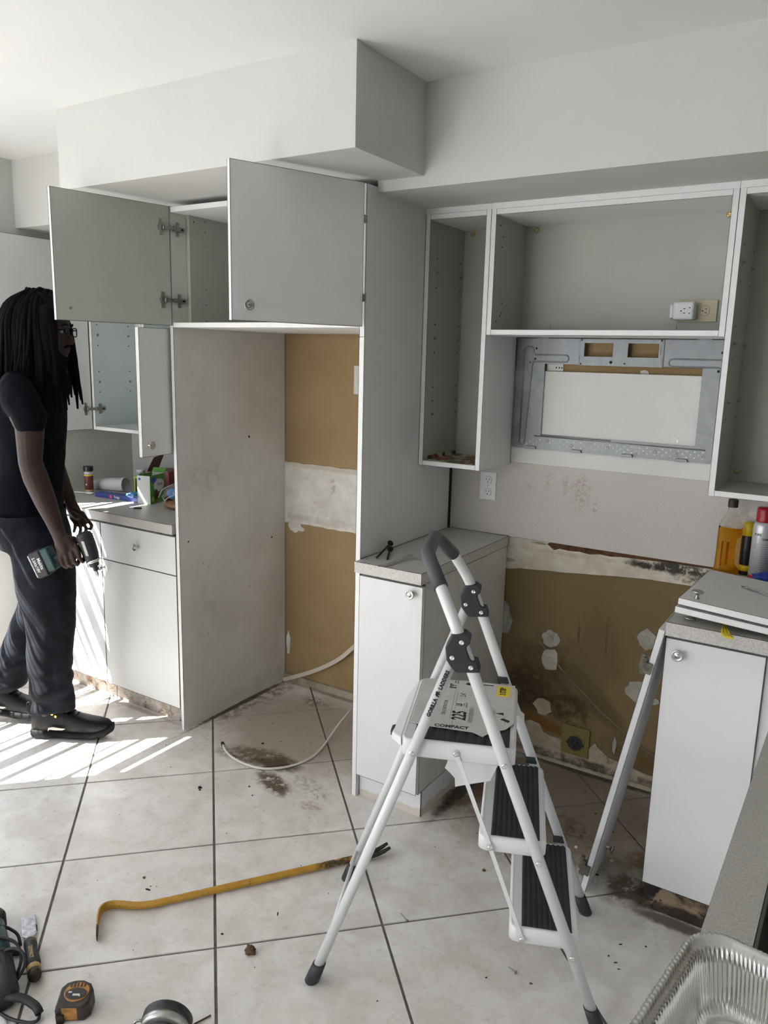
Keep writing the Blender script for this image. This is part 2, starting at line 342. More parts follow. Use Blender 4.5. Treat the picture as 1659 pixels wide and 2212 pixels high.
# ---------------------------------------------------------------- builders
class MB:
    """collects geometry in world coordinates; build() links it as one mesh object"""
    def __init__(s, M=None): s.v = []; s.f = []; s.M = M; s.sm = []
    def add(s, vs, fs, smooth=False):
        n = len(s.v)
        for p in vs:
            p = V(p)
            s.v.append(s.M @ p if s.M is not None else p)
        for f in fs: s.f.append([i + n for i in f]); s.sm.append(smooth)
        return s
    def box(s, x0, x1, y0, y1, z0, z1):
        vs = [(x, y, z) for z in (z0, z1) for y in (y0, y1) for x in (x0, x1)]
        return s.add(vs, [(0, 2, 3, 1), (4, 5, 7, 6), (0, 1, 5, 4), (2, 6, 7, 3), (0, 4, 6, 2), (1, 3, 7, 5)])
    def ring(s, c, a, b, ra, rb, n):
        return [V(c) + V(a) * (ra * math.cos(2 * math.pi * i / n)) + V(b) * (rb * math.sin(2 * math.pi * i / n)) for i in range(n)]
    def loft(s, rings, cap=True, smooth=True, closed=False):
        n = len(rings[0]); vs = [p for r in rings for p in r]; fs = []
        R_ = len(rings)
        for k in range(R_ if closed else R_ - 1):
            k2 = (k + 1) % R_
            for i in range(n):
                j = (i + 1) % n
                fs.append((k * n + i, k * n + j, k2 * n + j, k2 * n + i))
        s.add(vs, fs, smooth)
        if cap and not closed:
            s.add(rings[0], [tuple(range(n))[::-1]]); s.add(rings[-1], [tuple(range(n))])
        return s
    def cyl(s, p0, p1, r0, r1=None, n=16, smooth=True):
        r1 = r0 if r1 is None else r1
        p0, p1 = V(p0), V(p1); d = (p1 - p0).normalized()
        a = d.orthogonal().normalized(); b = d.cross(a)
        return s.loft([s.ring(p0, a, b, r0, r0, n), s.ring(p1, a, b, r1, r1, n)], smooth=smooth)
    def lathe(s, prof, o, d, n=20):
        o, d = V(o), V(d).normalized(); a = d.orthogonal().normalized(); b = d.cross(a)
        return s.loft([s.ring(o + d * h, a, b, max(r, 1e-4), max(r, 1e-4), n) for r, h in prof])
    def tube(s, pts, r, n=10, flat=1.0, cap=True):
        pts = [V(p) for p in pts]; rings = []; a = None
        if not isinstance(r, (list, tuple)): pts = [p for i, p in enumerate(pts) if i == 0 or (p - pts[i - 1]).length > 1e-6]
        for i, p in enumerate(pts):
            t = (pts[min(i + 1, len(pts) - 1)] - pts[max(i - 1, 0)]).normalized()
            if a is None: a = t.orthogonal().normalized()
            else: a = (a - t * a.dot(t)).normalized()
            b = t.cross(a); rr = r[i] if isinstance(r, (list, tuple)) else r
            rings.append(s.ring(p, a, b, rr, rr * flat, n))
        return s.loft(rings, cap)
    def prism(s, poly, off):
        n = len(poly); off = V(off); A = [V(p) for p in poly]; B = [p + off for p in A]
        fs = [tuple(range(n))[::-1], tuple(range(n, 2 * n))]
        fs += [(i, (i + 1) % n, n + (i + 1) % n, n + i) for i in range(n)]
        return s.add(A + B, fs)
    def sphere(s, c, r, n=12, m_=8, sc=(1, 1, 1)):
        rings = []
        for k in range(m_ + 1):
            t = math.pi * k / m_
            rr = max(math.sin(t), 1e-3)
            rings.append([V(c) + V((r * rr * math.cos(2 * math.pi * i / n) * sc[0], r * rr * math.sin(2 * math.pi * i / n) * sc[1], r * math.cos(t) * sc[2])) for i in range(n)])
        return s.loft(rings)
    def build(s, name, mat, parent=None, bevel=0.0, fixn=True, autosmooth=False):
        me = bpy.data.meshes.new(name)
        if parent is None:
            xs = [p.x for p in s.v]; ys = [p.y for p in s.v]; zs = [p.z for p in s.v]
            o0 = V(((min(xs) + max(xs)) / 2, (min(ys) + max(ys)) / 2, min(zs)))
        else: o0 = V((0, 0, 0))
        me.from_pydata([p - o0 for p in s.v], [], s.f)
        me.polygons.foreach_set('use_smooth', s.sm)
        me.update()
        if fixn:
            bm = bmesh.new(); bm.from_mesh(me); bmesh.ops.remove_doubles(bm, verts=bm.verts, dist=1e-6)
            bmesh.ops.recalc_face_normals(bm, faces=bm.faces); bm.to_mesh(me); bm.free()
        o = bpy.data.objects.new(name, me); COL.objects.link(o)
        mts = mat if isinstance(mat, list) else [mat]
        for q in mts: me.materials.append(MATS[q])
        o.location = o0
        if parent is not None:
            o.parent = parent
            o.matrix_parent_inverse = Matrix.Translation(-world_loc(parent))
            o.location = (0, 0, 0)
        if bevel:
            bv = o.modifiers.new('bevel', 'BEVEL'); bv.width = bevel; bv.segments = 2; bv.limit_method = 'ANGLE'
            bv.angle_limit = math.radians(40)
        return o
def world_loc(o):
    # things carry only a translation; parts carry identity transforms
    while o.parent is not None: return V((0, 0, 0))
    return V(o.location)
def thing(name, label, cat, loc=(0, 0, 0), group=None):
    o = bpy.data.objects.new(name, None); COL.objects.link(o); o.location = loc
    o.empty_display_size = 0.1
    return tag(o, label, cat, group)
def tag(o, label, cat, group=None):
    o['label'] = label; o['category'] = cat
    if group: o['group'] = group
    return o
def struct(o): o['kind'] = 'structure'; return o
def local(o, X, Y, Z):
    M = Matrix.Identity(4)
    for i in range(3): M[i][0], M[i][1], M[i][2], M[i][3] = X[i], Y[i], Z[i], o[i]
    return M
def text_mesh(name, txt, size, M, mat, parent, depth=0.0003, align='CENTER', sx=1.0, bold=0.0):
    cu = bpy.data.curves.new(name, 'FONT'); cu.body = txt; cu.size = size; cu.extrude = depth
    cu.align_x = align; cu.align_y = 'CENTER'; cu.resolution_u = 2; cu.offset = bold
    t = bpy.data.objects.new(name, cu); COL.objects.link(t)
    dg = bpy.context.evaluated_depsgraph_get(); dg.update()
    me = bpy.data.meshes.new_from_object(t.evaluated_get(dg)); COL.objects.unlink(t); bpy.data.objects.remove(t)
    for v in me.vertices: v.co = M @ V((v.co.x * sx, v.co.y, v.co.z))
    me.materials.clear(); me.materials.append(MATS[mat]); me.name = name
    o = bpy.data.objects.new(name, me); COL.objects.link(o)
    if parent is not None:
        o.parent = parent; o.matrix_parent_inverse = Matrix.Translation(-world_loc(parent))
    return o
# ---------------------------------------------------------------- structure
XL, XR, YB, YF, ZC = -3.47, 3.4, 2.88, -4.0, 2.444
# floor: grout bed with every tile its own piece
fl = struct(MB().box(XL - .15, XR + .15, YF - .15, YB + .15, -0.10, -0.004).build('floor', 'grout'))
def clip(poly, x0, x1, y0, y1):
    def cut(p, ax, lim, keep_less):
        out = []
        for i in range(len(p)):
            a, b = p[i], p[(i + 1) % len(p)]
            ia = a[ax] <= lim if keep_less else a[ax] >= lim
            ib = b[ax] <= lim if keep_less else b[ax] >= lim
            if ia: out.append(a)
            if ia != ib:
                t = (lim - a[ax]) / (b[ax] - a[ax]); out.append((a[0] + t * (b[0] - a[0]), a[1] + t * (b[1] - a[1])))
        return out
    for ax, lim, k in ((0, x0, False), (0, x1, True), (1, y0, False), (1, y1, True)):
        poly = cut(poly, ax, lim, k)
        if len(poly) < 3: return []
    return poly
GX, GY, DG = -1.705, 1.687, 0.3345
h = DG - 0.0055
full_tile = None
for i in range(-7, 9):
    for j in range(-8, 5):
        if (i + j) % 2 == 0: continue
        cx, cy = GX + i * DG, GY + j * DG
        if cx < XL - .3 or cx > 0.75 or cy > YB + .3 or cy < -0.9: continue
        q = [(cx + h, cy), (cx, cy + h), (cx - h, cy), (cx, cy - h)]
        p = clip(q, XL + .002, 0.75, -0.9, YB - .002)
        if not p: continue
        whole = len(p) == 4 and all(abs(a[0] - b[0]) < 1e-6 for a, b in zip(p, q))
        if whole and full_tile is not None:
            o = bpy.data.objects.new('tile', full_tile); COL.objects.link(o)
            o.parent = fl; o.matrix_parent_inverse = Matrix.Translation(-V(fl.location)); o.location = (cx, cy, 0)
        else:
            ox, oy = (cx, cy) if whole else (0, 0)
            o = MB().prism([(a - ox, b - oy, -0.008) for a, b in p], (0, 0, 0.008)).build('tile', 'tile', fl, bevel=0.0012)
            if whole: full_tile = o.data; o.location = (cx, cy, 0)
for o in list(fl.children):
    if not o.modifiers:
        bv = o.modifiers.new('bevel', 'BEVEL'); bv.width = 0.0012; bv.segments = 2
# tiled field outside the view, joined
far = MB()
def far_rect(x0, x1, y0, y1):
    for i in range(-8, 17):
        for j in range(-19, 5):
            if (i + j) % 2 == 0: continue
            cx, cy = GX + i * DG, GY + j * DG
            p = clip([(cx + h, cy), (cx, cy + h), (cx - h, cy), (cx, cy - h)], x0, x1, y0, y1)
            if p and len(p) > 2: far.prism([(a, b, -0.008) for a, b in p], (0, 0, 0.008))
far_rect(XL, XR, YF, -0.9); far_rect(0.75, XR, -0.9, YB)
f_o = far.build('tile_field', 'tile', fl); f_o['kind'] = 'stuff'

struct(MB().box(XL - .15, XR + .15, YF - .15, YB + .15, ZC, ZC + .1).build('ceiling', 'ceiling_white'))
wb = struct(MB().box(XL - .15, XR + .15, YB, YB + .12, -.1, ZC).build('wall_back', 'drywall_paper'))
# left wall with a window and an unseen opening added for extra light
wl = MB()
ya, yb_, za, zb = 0.45, 2.02, 0.30, 2.28
yc, yd, zd = -2.4, -0.3, 2.08
x0, x1 = XL - .15, XL
wl.box(x0, x1, yb_, YB, 0, ZC); wl.box(x0, x1, ya, yb_, 0, za); wl.box(x0, x1, ya, yb_, zb, ZC)
wl.box(x0, x1, yd, ya, 0, ZC); wl.box(x0, x1, yc, yd, zd, ZC); wl.box(x0, x1, YF, yc, 0, ZC)
struct(wl.build('wall_left', 'paint_white'))
struct(MB().box(XR, XR + .15, YF, YB, 0, ZC).build('wall_right', 'paint_low_bounce'))
wf = MB()
wf.box(XL, -3.3, YF - .15, YF, 0, ZC); wf.box(-1.5, XR, YF - .15, YF, 0, ZC)
wf.box(-3.3, -1.5, YF - .15, YF, 0, .35); wf.box(-3.3, -1.5, YF - .15, YF, 2.1, ZC)
struct(wf.build('wall_front', 'paint_low_bounce'))
# windows: frame, mullion
def window(name, along, fixed, a0, a1, z0, z1, nm):
    mb = MB(); t = .05
    def bx(u0, u1, w0, w1):
        if along == 'y': mb.box(fixed - .06, fixed - .02, u0, u1, w0, w1)
        else: mb.box(u0, u1, fixed - .06, fixed - .02, w0, w1)
    bx(a0, a0 + t, z0, z1); bx(a1 - t, a1, z0, z1); bx(a0, a1, z0, z0 + t); bx(a0, a1, z1 - t, z1)
    for k in range(1, nm + 1):
        c = a0 + (a1 - a0) * k / (nm + 1); bx(c - .03, c + .03, z0 + t, z1 - t)
    return struct(mb.build(name, 'plastic_white'))
window('window_1', 'y', XL, ya, yb_, za, zb, 0)
window('added_opening_frame', 'y', XL, yc, yd, 0.0, zd, 1)  # frame of the unseen opening added to let in more light
window('window_3', 'x', YF, -3.3, -1.5, .35, 2.1, 1)
# horizontal blind in window_1
bl = thing('window_blind', 'white horizontal slat blind hanging in the left wall window', 'blind', (XL, (ya + yb_) / 2, zb))
MB().box(XL - .02, XL + .035, ya + .02, yb_ - .02, zb - .045, zb - .002).build('head_rail', 'plastic_white', bl)
z = zb - .07; kk = 0
TILT = [57, 56, 25, 50, 57, 20, 22, 57, 57, 30, 57, 45, 57]
while z > za + .05:
    al = math.radians(TILT[kk % 13]); kk += 1
    mb = MB(); cx = XL + .008
    dx, dz = .025 * math.cos(al), -.025 * math.sin(al); nx, nz = .0012 * math.sin(al), .0012 * math.cos(al)
    mb.prism([(cx - dx - nx, ya + .03, z - dz - nz), (cx + dx - nx, ya + .03, z + dz - nz), (cx + dx + nx, ya + .03, z + dz + nz), (cx - dx + nx, ya + .03, z - dz + nz)], (0, yb_ - ya - .06, 0))
    mb.build('slat', 'plastic_white', bl)
    z -= .052
for y in (ya + .2, (ya + yb_) / 2 + .07, yb_ - .2):
    MB().cyl((XL + .008, y, za + .05), (XL + .008, y, zb - .04), .0014, n=6).build('cord', 'plastic_white', bl)
MB().box(XL - .01, XL + .026, ya + .03, yb_ - .03, za + .015, za + .035).build('bottom_rail', 'plastic_white', bl)

# soffits (boxed-out bulkheads)
struct(MB().box(-2.603, -1.31, 1.88, YB, 2.173, ZC).build('soffit', 'paint_white'))
s2 = MB(); s2.box(-1.31, XR, 2.26, YB, 2.138, ZC); s2.box(-1.482, -1.31, 2.26, YB, 2.138, 2.173)
struct(s2.build('soffit', 'paint_white'))
struct(MB().box(XL, -2.603, 2.26, YB, 2.15, ZC).build('soffit', 'paint_white'))

# what is fixed on the back wall
W = YB
MB().box(XL, -2.403, W - .006, W, 0.0, 2.15).build('painted_panel', 'paint_white', wb)
MB().box(-1.482, -0.434, W - .014, W - .001, 0.914, 1.216).build('splash_panel', 'laminate_splash', wb)
MB().box(-0.434, 1.6, W - .014, W - .001, 0.914, 1.216).build('splash_panel', 'laminate_splash', wb)
def sheet(name, mat, pts, t0=.001, t1=.004):
    return MB().prism([(x, W - t0, z) for x, z in pts], (0, -(t1 - t0), 0)).build(name, mat, wb)
rnd = random.Random(3)
def ragged(x0, x1, za_, zb_, n, amp):
    return [(x0 + (x1 - x0) * i / n, za_ + (zb_ - za_) * i / n + rnd.uniform(-amp, amp)) for i in range(n + 1)]
# alcove: band of joint compound, smears
top = ragged(-1.502, -2.385, 1.108, 1.108, 24, .003); bot = ragged(-2.385, -1.502, .815, .81, 24, .004)
sheet('plaster_band', 'plaster_alcove', top + bot)
def patch(cx, cz, rx, rz, n=16, mat='plaster_patch', name='plaster_patch', t=.004):
    pts = []
    for i in range(n):
        a = 2 * math.pi * i / n; k = 1 + rnd.uniform(-.16, .16)
        pts.append((cx + rx * k * math.cos(a), cz + rz * k * math.sin(a)))
    return sheet(name, mat, pts[::-1], .001, t)
patch(-2.325, .80, .035, .03, mat='plaster_alcove', t=.0035); patch(-2.29, .79, .02, .012, mat='plaster_alcove', t=.003)
patch(-2.365, .20, .012, .06, mat='plaster_alcove'); 
# stove bay
bt = [(-1.247, .776), (-1.206, .777), (-1.16, .786), (-1.10, .790), (-1.049, .796), (-.98, .799), (-.917, .804), (-.85, .812), (-.775, .821), (-.656, .828), (-.509, .833), (-.43, .836)]
bt = [(x, z + rnd.uniform(-.003, .003)) for x, z in bt]
sheet('plaster_band', 'plaster_mould', [(-.43, .911), (-1.247, .911)] + bt, .001, .006)
tb = [(-1.05, .905), (-1.035, .893), (-1.02, .884), (-1.00, .893), (-.96, .890), (-.92, .893), (-.88, .889), (-.84, .896), (-.80, .893), (-.76, .898), (-.70, .900), (-.60, .9035), (-.43, .905)]
sheet('torn_paper_edge', 'torn_brown', [(-.43, .9125), (-1.04, .9125)] + tb, .006, .008)
patch(-1.012, .520, .036, .036, t=.005); patch(-1.008, .430, .038, .046, t=.005); patch(-.640, .598, .035, .040, t=.005)
patch(-.655, .385, .045, .045, t=.005); patch(-1.026, .225, .038, .034, t=.005, mat='plaster_dirty'); patch(-1.235, .56, .05, .075, t=.005)
patch(-.594, .362, .018, .014, t=.005); patch(-.724, .142, .007, .035, t=.005)
for cx, cz in ((-1.012, .52), (-1.008, .43), (-.64, .598)):
    MB().cyl((cx, W - .0045, cz), (cx, W - .007, cz), .012, .010, n=12).build('screw_dimple', 'plaster_patch', wb)
cr = [(-1.242, .688), (-1.11, .553), (-1.005, .441), (-.90, .352), (-.784, .262), (-.69, .205), (-.596, .153), (-.47, .085)]
MB().tube([(x, W - .001, z) for x, z in cr], [.0035] * len(cr), n=6).build('seam_ridge', 'seam_tape', wb)
low = [(-1.20, .09), (-1.16, .118), (-1.115, .128), (-1.076, .150), (-1.034, .141), (-1.013, .116), (-.98, .108), (-.953, .109), (-.90, .095), (-.83, .09), (-.80, .125), (-.79, .112), (-.74, .086), (-.68, .075), (-.60, .062), (-.52, .058), (-.43, .05)]
low = [(x, z + rnd.uniform(-.004, .004)) for x, z in low]
sheet('torn_plaster_strip', 'plaster_dirty', [(-1.215, 0), (-.43, 0)] + low[::-1] + [(-1.215, .08)], .001, .006)
struct(MB().box(-2.385, -1.502, W - .012, W - .001, 0, .035).build('baseboard_alcove', 'plaster_dirty'))
struct(MB().box(-1.213, -.43, W - .016, W - .001, 0, .018).build('baseboard_back', 'plaster_dirty'))

# ---------------------------------------------------------------- hardware builders
def knob(parent, p, n, mat='nickel'):
    prof = [(.0075, 0), (.0075, .002), (.0045, .005), (.0045, .012), (.007, .016), (.0155, .0185), (.0165, .020), (.0160, .0225), (.0125, .0230), (.0115, .0215), (.0085, .0210), (.0065, .0228), (.003, .0240), (.0005, .0242)]
    return MB().lathe(prof, p, n, 24).build('knob', mat, parent)
def hinge(parent, P, dd, dn, mount, side_dir, side_n):
    """P: cup centre on the door's inner face, dd: along the door away from the hinge line, dn: inner face normal;
    mount: centre of the mounting plate on the cabinet side, side_dir: into the cabinet, side_n: normal of the side"""
    P, dd, dn, mount, side_dir, side_n = [V(a) for a in (P, dd, dn, mount, side_dir, side_n)]
    Z = V((0, 0, 1)); mb = MB()
    def slab(M, x0, x1, z0, z1, t0, t1):
        mb.M = M; mb.box(x0, x1, t0, t1, z0, z1); mb.M = None
    Md = local(P, dd, dn, Z)
    slab(Md, .0, .013, -.031, .031, 0, .003)
    for s in (-1, 1): mb.cyl(P + dd * .0065 + Z * (.024 * s) + dn * .002, P + dd * .0065 + Z * (.024 * s) + dn * .0042, .0035, n=8)
    mb.cyl(P + dd * .004, P + dd * .004 + dn * .0035, .0165, n=18)
    # arm from the cup to the mounting plate
    Ms = local(mount, side_dir, side_n, Z)
    a = P + dn * .010; b = mount - side_dir * .022 + side_n * .010
    e = (b - a); L = e.length; e.normalize(); q = Z.cross(e)
    Ma = local(a, e, q, Z); slab(Ma, 0, L, -.0065, .0065, -.002, .002)
    mb.cyl(a - Z * .008, a + Z * .008, .004, n=8)
    slab(Ms, -.030, .026, -.009, .009, .004, .013)
    slab(Ms, -.008, .006, -.026, .026, 0, .004)
    for s in (-1, 1): mb.cyl(mount + Z * (.020 * s) + side_n * .003, mount + Z * (.020 * s) + side_n * .0055, .0055, n=8)
    o = mb.build('hinge', 'steel_dark', parent)
    mb = MB(); Mq = Ms
    mb.M = Mq; mb.box(.006, .018, .0131, .0136, -.0035, .0035); mb.M = None
    mb.build('adjusting_slot', 'black_hole', o)
    return o
def seam(mb, a, b, r=.0008):
    mb.cyl(a, b, r, n=4, smooth=False)
def door(parent, o, d, n, wd, ht, t=.018, knob_at=None, mat='melamine_white', seams=True, kmat='nickel', name='door'):
    """o: bottom corner of the outer face on the hinge side, d: width direction, n: outer normal"""
    o, d, n = V(o), V(d).normalized(), V(n).normalized()
    M = local(o, d, -n, V((0, 0, 1)))
    D = MB(M).box(0, wd, 0, t, 0, ht).build(name, mat, parent, bevel=.0008)
    if seams:
        sm = MB(M)
        for y in (0.0, t):
            for a, b in (((0, y, 0), (wd, y, 0)), ((wd, y, 0), (wd, y, ht)), ((wd, y, ht), (0, y, ht)), ((0, y, ht), (0, y, 0))):
                seam(sm, a, b, .00075)
        sm.build('edge_seam', 'edge_glue', D)
    if knob_at: knob(D, o + d * knob_at[0] + V((0, 0, knob_at[1])), n, kmat)
    return D

# ---------------------------------------------------------------- refrigerator surround
tp = MB().box(-2.403, -2.385, 2.197, 2.876, 0, 2.155).build('tall_panel', ['panel_grimy', 'melamine_edge'], bevel=.0008)
tag(tp, 'tall white side panel left of the empty fridge alcove, its inner face scuffed and holed', 'panel', 'tall panels framing the fridge alcove')
for p in tp.data.polygons:
    if p.normal.y < -.5: p.material_index = 1
for y, z, r in ((2.626, 1.246, .0055), (2.247, .833, .004), (2.778, .755, .005), (2.33, .72, .002), (2.36, .70, .002), (2.28, .38, .002), (2.35, .40, .002), (2.62, .55, .0025)):
    MB().cyl((-2.3852, y, z), (-2.3846, y, z), r, n=10).build('screw_hole', 'black_hole', tp)
sm = MB()
for x in (-2.403, -2.385): seam(sm, (x, 2.197, 0), (x, 2.197, 1.705))
sm.build('edge_seam', 'edge_glue', tp)
tp2 = MB().box(-1.502, -1.482, 2.197, 2.866, 0, 2.155).build('tall_panel', ['melamine_white', 'melamine_edge'], bevel=.0008)
tag(tp2, 'tall white side panel right of the fridge alcove, behind the narrow worktop', 'panel', 'tall panels framing the fridge alcove')
for p in tp2.data.polygons:
    if p.normal.y < -.5: p.material_index = 1
sm = MB()
for x in (-1.502, -1.482): seam(sm, (x, 2.197, 0), (x, 2.197, 2.155))
sm.cyl((-1.502, 2.1965, 1.675), (-1.482, 2.1965, 1.675), .0008, n=4)
sm.build('edge_seam', 'edge_glue', tp2)
MB().box(-1.4818, -1.4802, 2.845, 2.8655, .914, 2.138).build('painted_gap_shade', 'dark_gap', tp2)  # dark strip painting in the shade of the corner joint

fc = thing('wall_cabinet', 'white cabinet over the fridge alcove with two open square doors', 'cabinet', (-1.94, 2.197, 1.705))
mb = MB(); z0, z1 = 1.705, 2.152
mb.box(-2.384, -2.366, 2.275, 2.86, z0 + .018, z1)
mb.box(-1.521, -1.503, 2.275, 2.86, z0 + .018, z1)
mb.box(-2.366, -1.521, 2.842, 2.86, z0 + .018, z1)
mb.build('carcass', 'melamine_interior', fc)
MB().box(-2.384, -1.503, 2.197, 2.86, z0, z0 + .018).build('bottom_panel', 'melamine_edge', fc, bevel=.0006)
MB().box(-2.384, -1.503, 2.197, 2.86, z1 - .020, z1 - .001).build('top_panel', 'melamine_edge', fc, bevel=.0006)
for z in (1.735, 1.80, 1.86, 2.03, 2.08, 2.12): MB().cyl((-2.3662, 2.36, z), (-2.3656, 2.36, z), .0025, n=8).build('peg_hole', 'black_hole', fc)
MB().cyl((-2.3662, 2.30, 2.11), (-2.3656, 2.30, 2.11), .003, n=8).build('peg_hole', 'black_hole', fc)
# doors: left one swung past square, right one about 70 degrees
dL = V((-.206, -.978, 0)); nL = V((-.978, .206, 0))
D = door(fc, V((-2.384, 2.190, 1.712)) + nL * .018, dL, nL, .452, .440, mat='interior_light' if False else 'melamine_white')
for p in D.data.polygons:
    pass
D.data.materials.append(MATS['melamine_interior'])
for p in D.data.polygons:
    if p.normal.dot(-nL) > .9: p.material_index = 1
for z in (2.073, 1.806):
    hinge(D, V((-2.384, 2.190, z)) + dL * .030, dL, -nL, (-2.3845, 2.232, z), (0, 1, 0), (1, 0, 0))
MB().cyl(V((-2.384, 2.190, 1.755)) + dL * .40, V((-2.384, 2.190, 1.755)) + dL * .40 - nL * .0012, .005, n=10).build('screw_cap', 'steel_dark', D)
dR = V((-.372, -.928, 0)).normalized(); nR = V((dR.y * -1, dR.x, 0))
nR = V((.928, -.372, 0)).normalized()
D = door(fc, (-1.478, 2.176, 1.708), dR, nR, .462, .445, knob_at=(.415, .045))
for z in (2.045, 1.80):
    MB().box(-1.494, -1.480, 2.17, 2.20, z - .012, z + .012).build('hinge', 'steel_dark', D)

# ---------------------------------------------------------------- cabinets with open boxes
def open_cabinet(name, label, loc, x0, x1, y0, z0, z1, inner='melamine_interior', group=None, bottom_inner=None, back=2.862):
    c = thing(name, label, 'cabinet', loc, group); t = .018
    for nm, bx in (('side_panel', (x0, x0 + t, y0, back, z0, z1)), ('side_panel', (x1 - t, x1, y0, back, z0, z1))):
        o = MB().box(*bx).build(nm, [inner, 'melamine_edge', 'melamine_white'], c, bevel=.0006)
        for p in o.data.polygons:
            if p.normal.y < -.5 or p.normal.z < -.5: p.material_index = 1
            elif (p.normal.x < -.5) == (bx[0] == x0) and abs(p.normal.x) > .5: p.material_index = 2
    for nm, za_, zb_ in (('bottom_panel', z0, z0 + t), ('top_panel', z1 - t, z1)):
        o = MB().box(x0 + t, x1 - t, y0, back, za_, zb_).build(nm, [inner, 'melamine_edge'], c, bevel=.0006)
        for p in o.data.polygons:
            if p.normal.y < -.5 or p.normal.z < -.5: p.material_index = 1
    MB().box(x0 + t, x1 - t, back - .008, back, z0 + t, z1 - t).build('back_panel', inner, c)
    sm = MB()
    for x in (x0, x0 + t, x1 - t, x1): seam(sm, (x, y0, z0), (x, y0, z1), .0006)
    for za_, zb_ in ((z0, z0 + t), (z1 - t, z1)):
        for zz in (za_, zb_): seam(sm, (x0 + t, y0, zz), (x1 - t, y0, zz), .0006)
    sm.build('edge_seam', 'edge_glue', c)
    return c
ROWS = [[1.974, 1.922, 1.868], [1.735, 1.684, 1.633], [1.503, 1.451, 1.400]]
def pegs(c, x, nx, pins, ys=(2.640, 2.830), rows=ROWS, dz=0.0):
    for gi, g in enumerate(rows):
        for k, z in enumerate(g):
            for y in ys:
                z_ = z + dz
                if pins.get(gi) == k:
                    o = MB().cyl((x, y, z_), (x + nx * .010, y, z_), .0025, n=8)
                    o.box(*sorted((x, x + nx * .0025)), y - .004, y + .004, z_ - .006, z_ + .006)
                    o.build('shelf_pin', 'steel_dark', c)
                else: MB().cyl((x - nx * .0002, y, z_), (x + nx * .0006, y, z_), .0032, n=8).build('peg_hole', 'black_hole', c)
def cam_screw(c, x, y, z):
    MB().lathe([(.009, 0), (.009, .003), (.006, .0045), (.003, .0045), (.0025, .003)], (x, y, z), (0, -1, 0), 12).build('screw_washer', 'brass', c)
YU = 2.581
c1 = open_cabinet('wall_cabinet', 'narrow empty doorless wall cabinet with floral shelf liner beside the tall panel', (-1.35, YU, 1.21), -1.480, -1.2225, YU, 1.210, 2.118, group='doorless wall cabinets')
pegs(c1, -1.462, 1, {0: 1, 1: 1, 2: 2}); cam_screw(c1, -1.424, 2.854, 2.085)
mb = MB(); mb.box(-1.461, -1.241, YU + .006, 2.853, 1.2282, 1.2292); mb.build('shelf_liner', 'floral_liner', c1)
mb = MB(); mb.box(-1.4615, -1.4605, 2.62, 2.853, 1.2292, 1.243); mb.build('liner_upstand', 'floral_liner', c1)
c2 = open_cabinet('wall_cabinet', 'wide short doorless wall cabinet with an outlet inside, above the metal plate', (-.83, YU, 1.697), -1.2215, -.4325, YU, 1.697, 2.118, group='doorless wall cabinets')
for y, z in ((2.62, 2.07), (2.645, 2.035), (2.64, 2.0), (2.66, 1.81), (2.66, 1.775), (2.65, 1.765), (2.62, 1.745)): MB().cyl((-1.2037, y, z), (-1.2030, y, z), .0032, n=8).build('peg_hole', 'black_hole', c2)
cam_screw(c2, -1.165, 2.854, 2.085); cam_screw(c2, -.503, 2.854, 2.093)
for x in (-1.03, -.60):
    MB().cyl((x, 2.70, 1.715), (x, 2.70, 1.735), .0016, n=6).build('bent_nail', 'steel_dark', c2)
c3 = open_cabinet('wall_cabinet', 'tall doorless wall cabinet at the right edge, above the amber bottle', (-.10, YU, 1.21), -.4315, .33, YU, 1.210, 2.118, group='doorless wall cabinets')
pegs(c3, -.4135, 1, {0: 1, 1: 1, 2: 0}, rows=ROWS, dz=-.006); cam_screw(c3, -.393, 2.854, 1.262); cam_screw(c3, -.35, 2.854, 2.085)
# filler strips between the wall cabinets and the bulkhead
sf = MB().box(-1.482, -1.2225, YU - .002, YU + .016, 2.118, 2.1375).build('filler_strip', 'melamine_edge')
tag(sf, 'short white filler strip above the narrow doorless cabinet', 'trim', 'filler strips under the bulkhead')
sf = MB().box(-1.2215, -.4325, YU - .002, YU + .016, 2.118, 2.1375).build('filler_strip', 'melamine_edge')
tag(sf, 'long white filler strip above the wide short doorless cabinet', 'trim', 'filler strips under the bulkhead')
sf = MB().box(-.4315, .33, YU - .002, YU + .016, 2.118, 2.1375).build('filler_strip', 'melamine_edge')
tag(sf, 'white filler strip above the doorless cabinet at the right edge', 'trim', 'filler strips under the bulkhead')

# left corner: two wall cabinets with open doors
c4_ = open_cabinet('wall_cabinet', 'white wall cabinet near the left corner, its door swung open behind the man', (-3.21, YU, 1.21), -3.405, -3.02, YU, 1.210, 2.118, inner='interior_light', group='wall cabinets left of the fridge alcove')
pegs(c4_, -3.387, 1, {0: 1, 1: 1, 2: 1}, ys=(2.616, 2.808))
D = door(c4_, (-3.423, 2.575, 1.213), (0.01, -1, 0), (-1, -.01, 0), .63, .90)
hinge(D, (-3.405, 2.545, 1.316), (0.01, -1, 0), (1, .01, 0), (-3.387, 2.612, 1.316), (0, 1, 0), (1, 0, 0))
c5 = open_cabinet('wall_cabinet', 'white wall cabinet against the fridge panel with its knobbed door open edge-on', (-2.71, YU, 1.21), -3.019, -2.405, YU, 1.210, 2.118, inner='interior_light', group='wall cabinets left of the fridge alcove')
door(c5, (-2.436, 2.575, 1.205), (.055, -.9985, 0), (.9985, .055, 0), .533, .494, knob_at=(.50, .045))

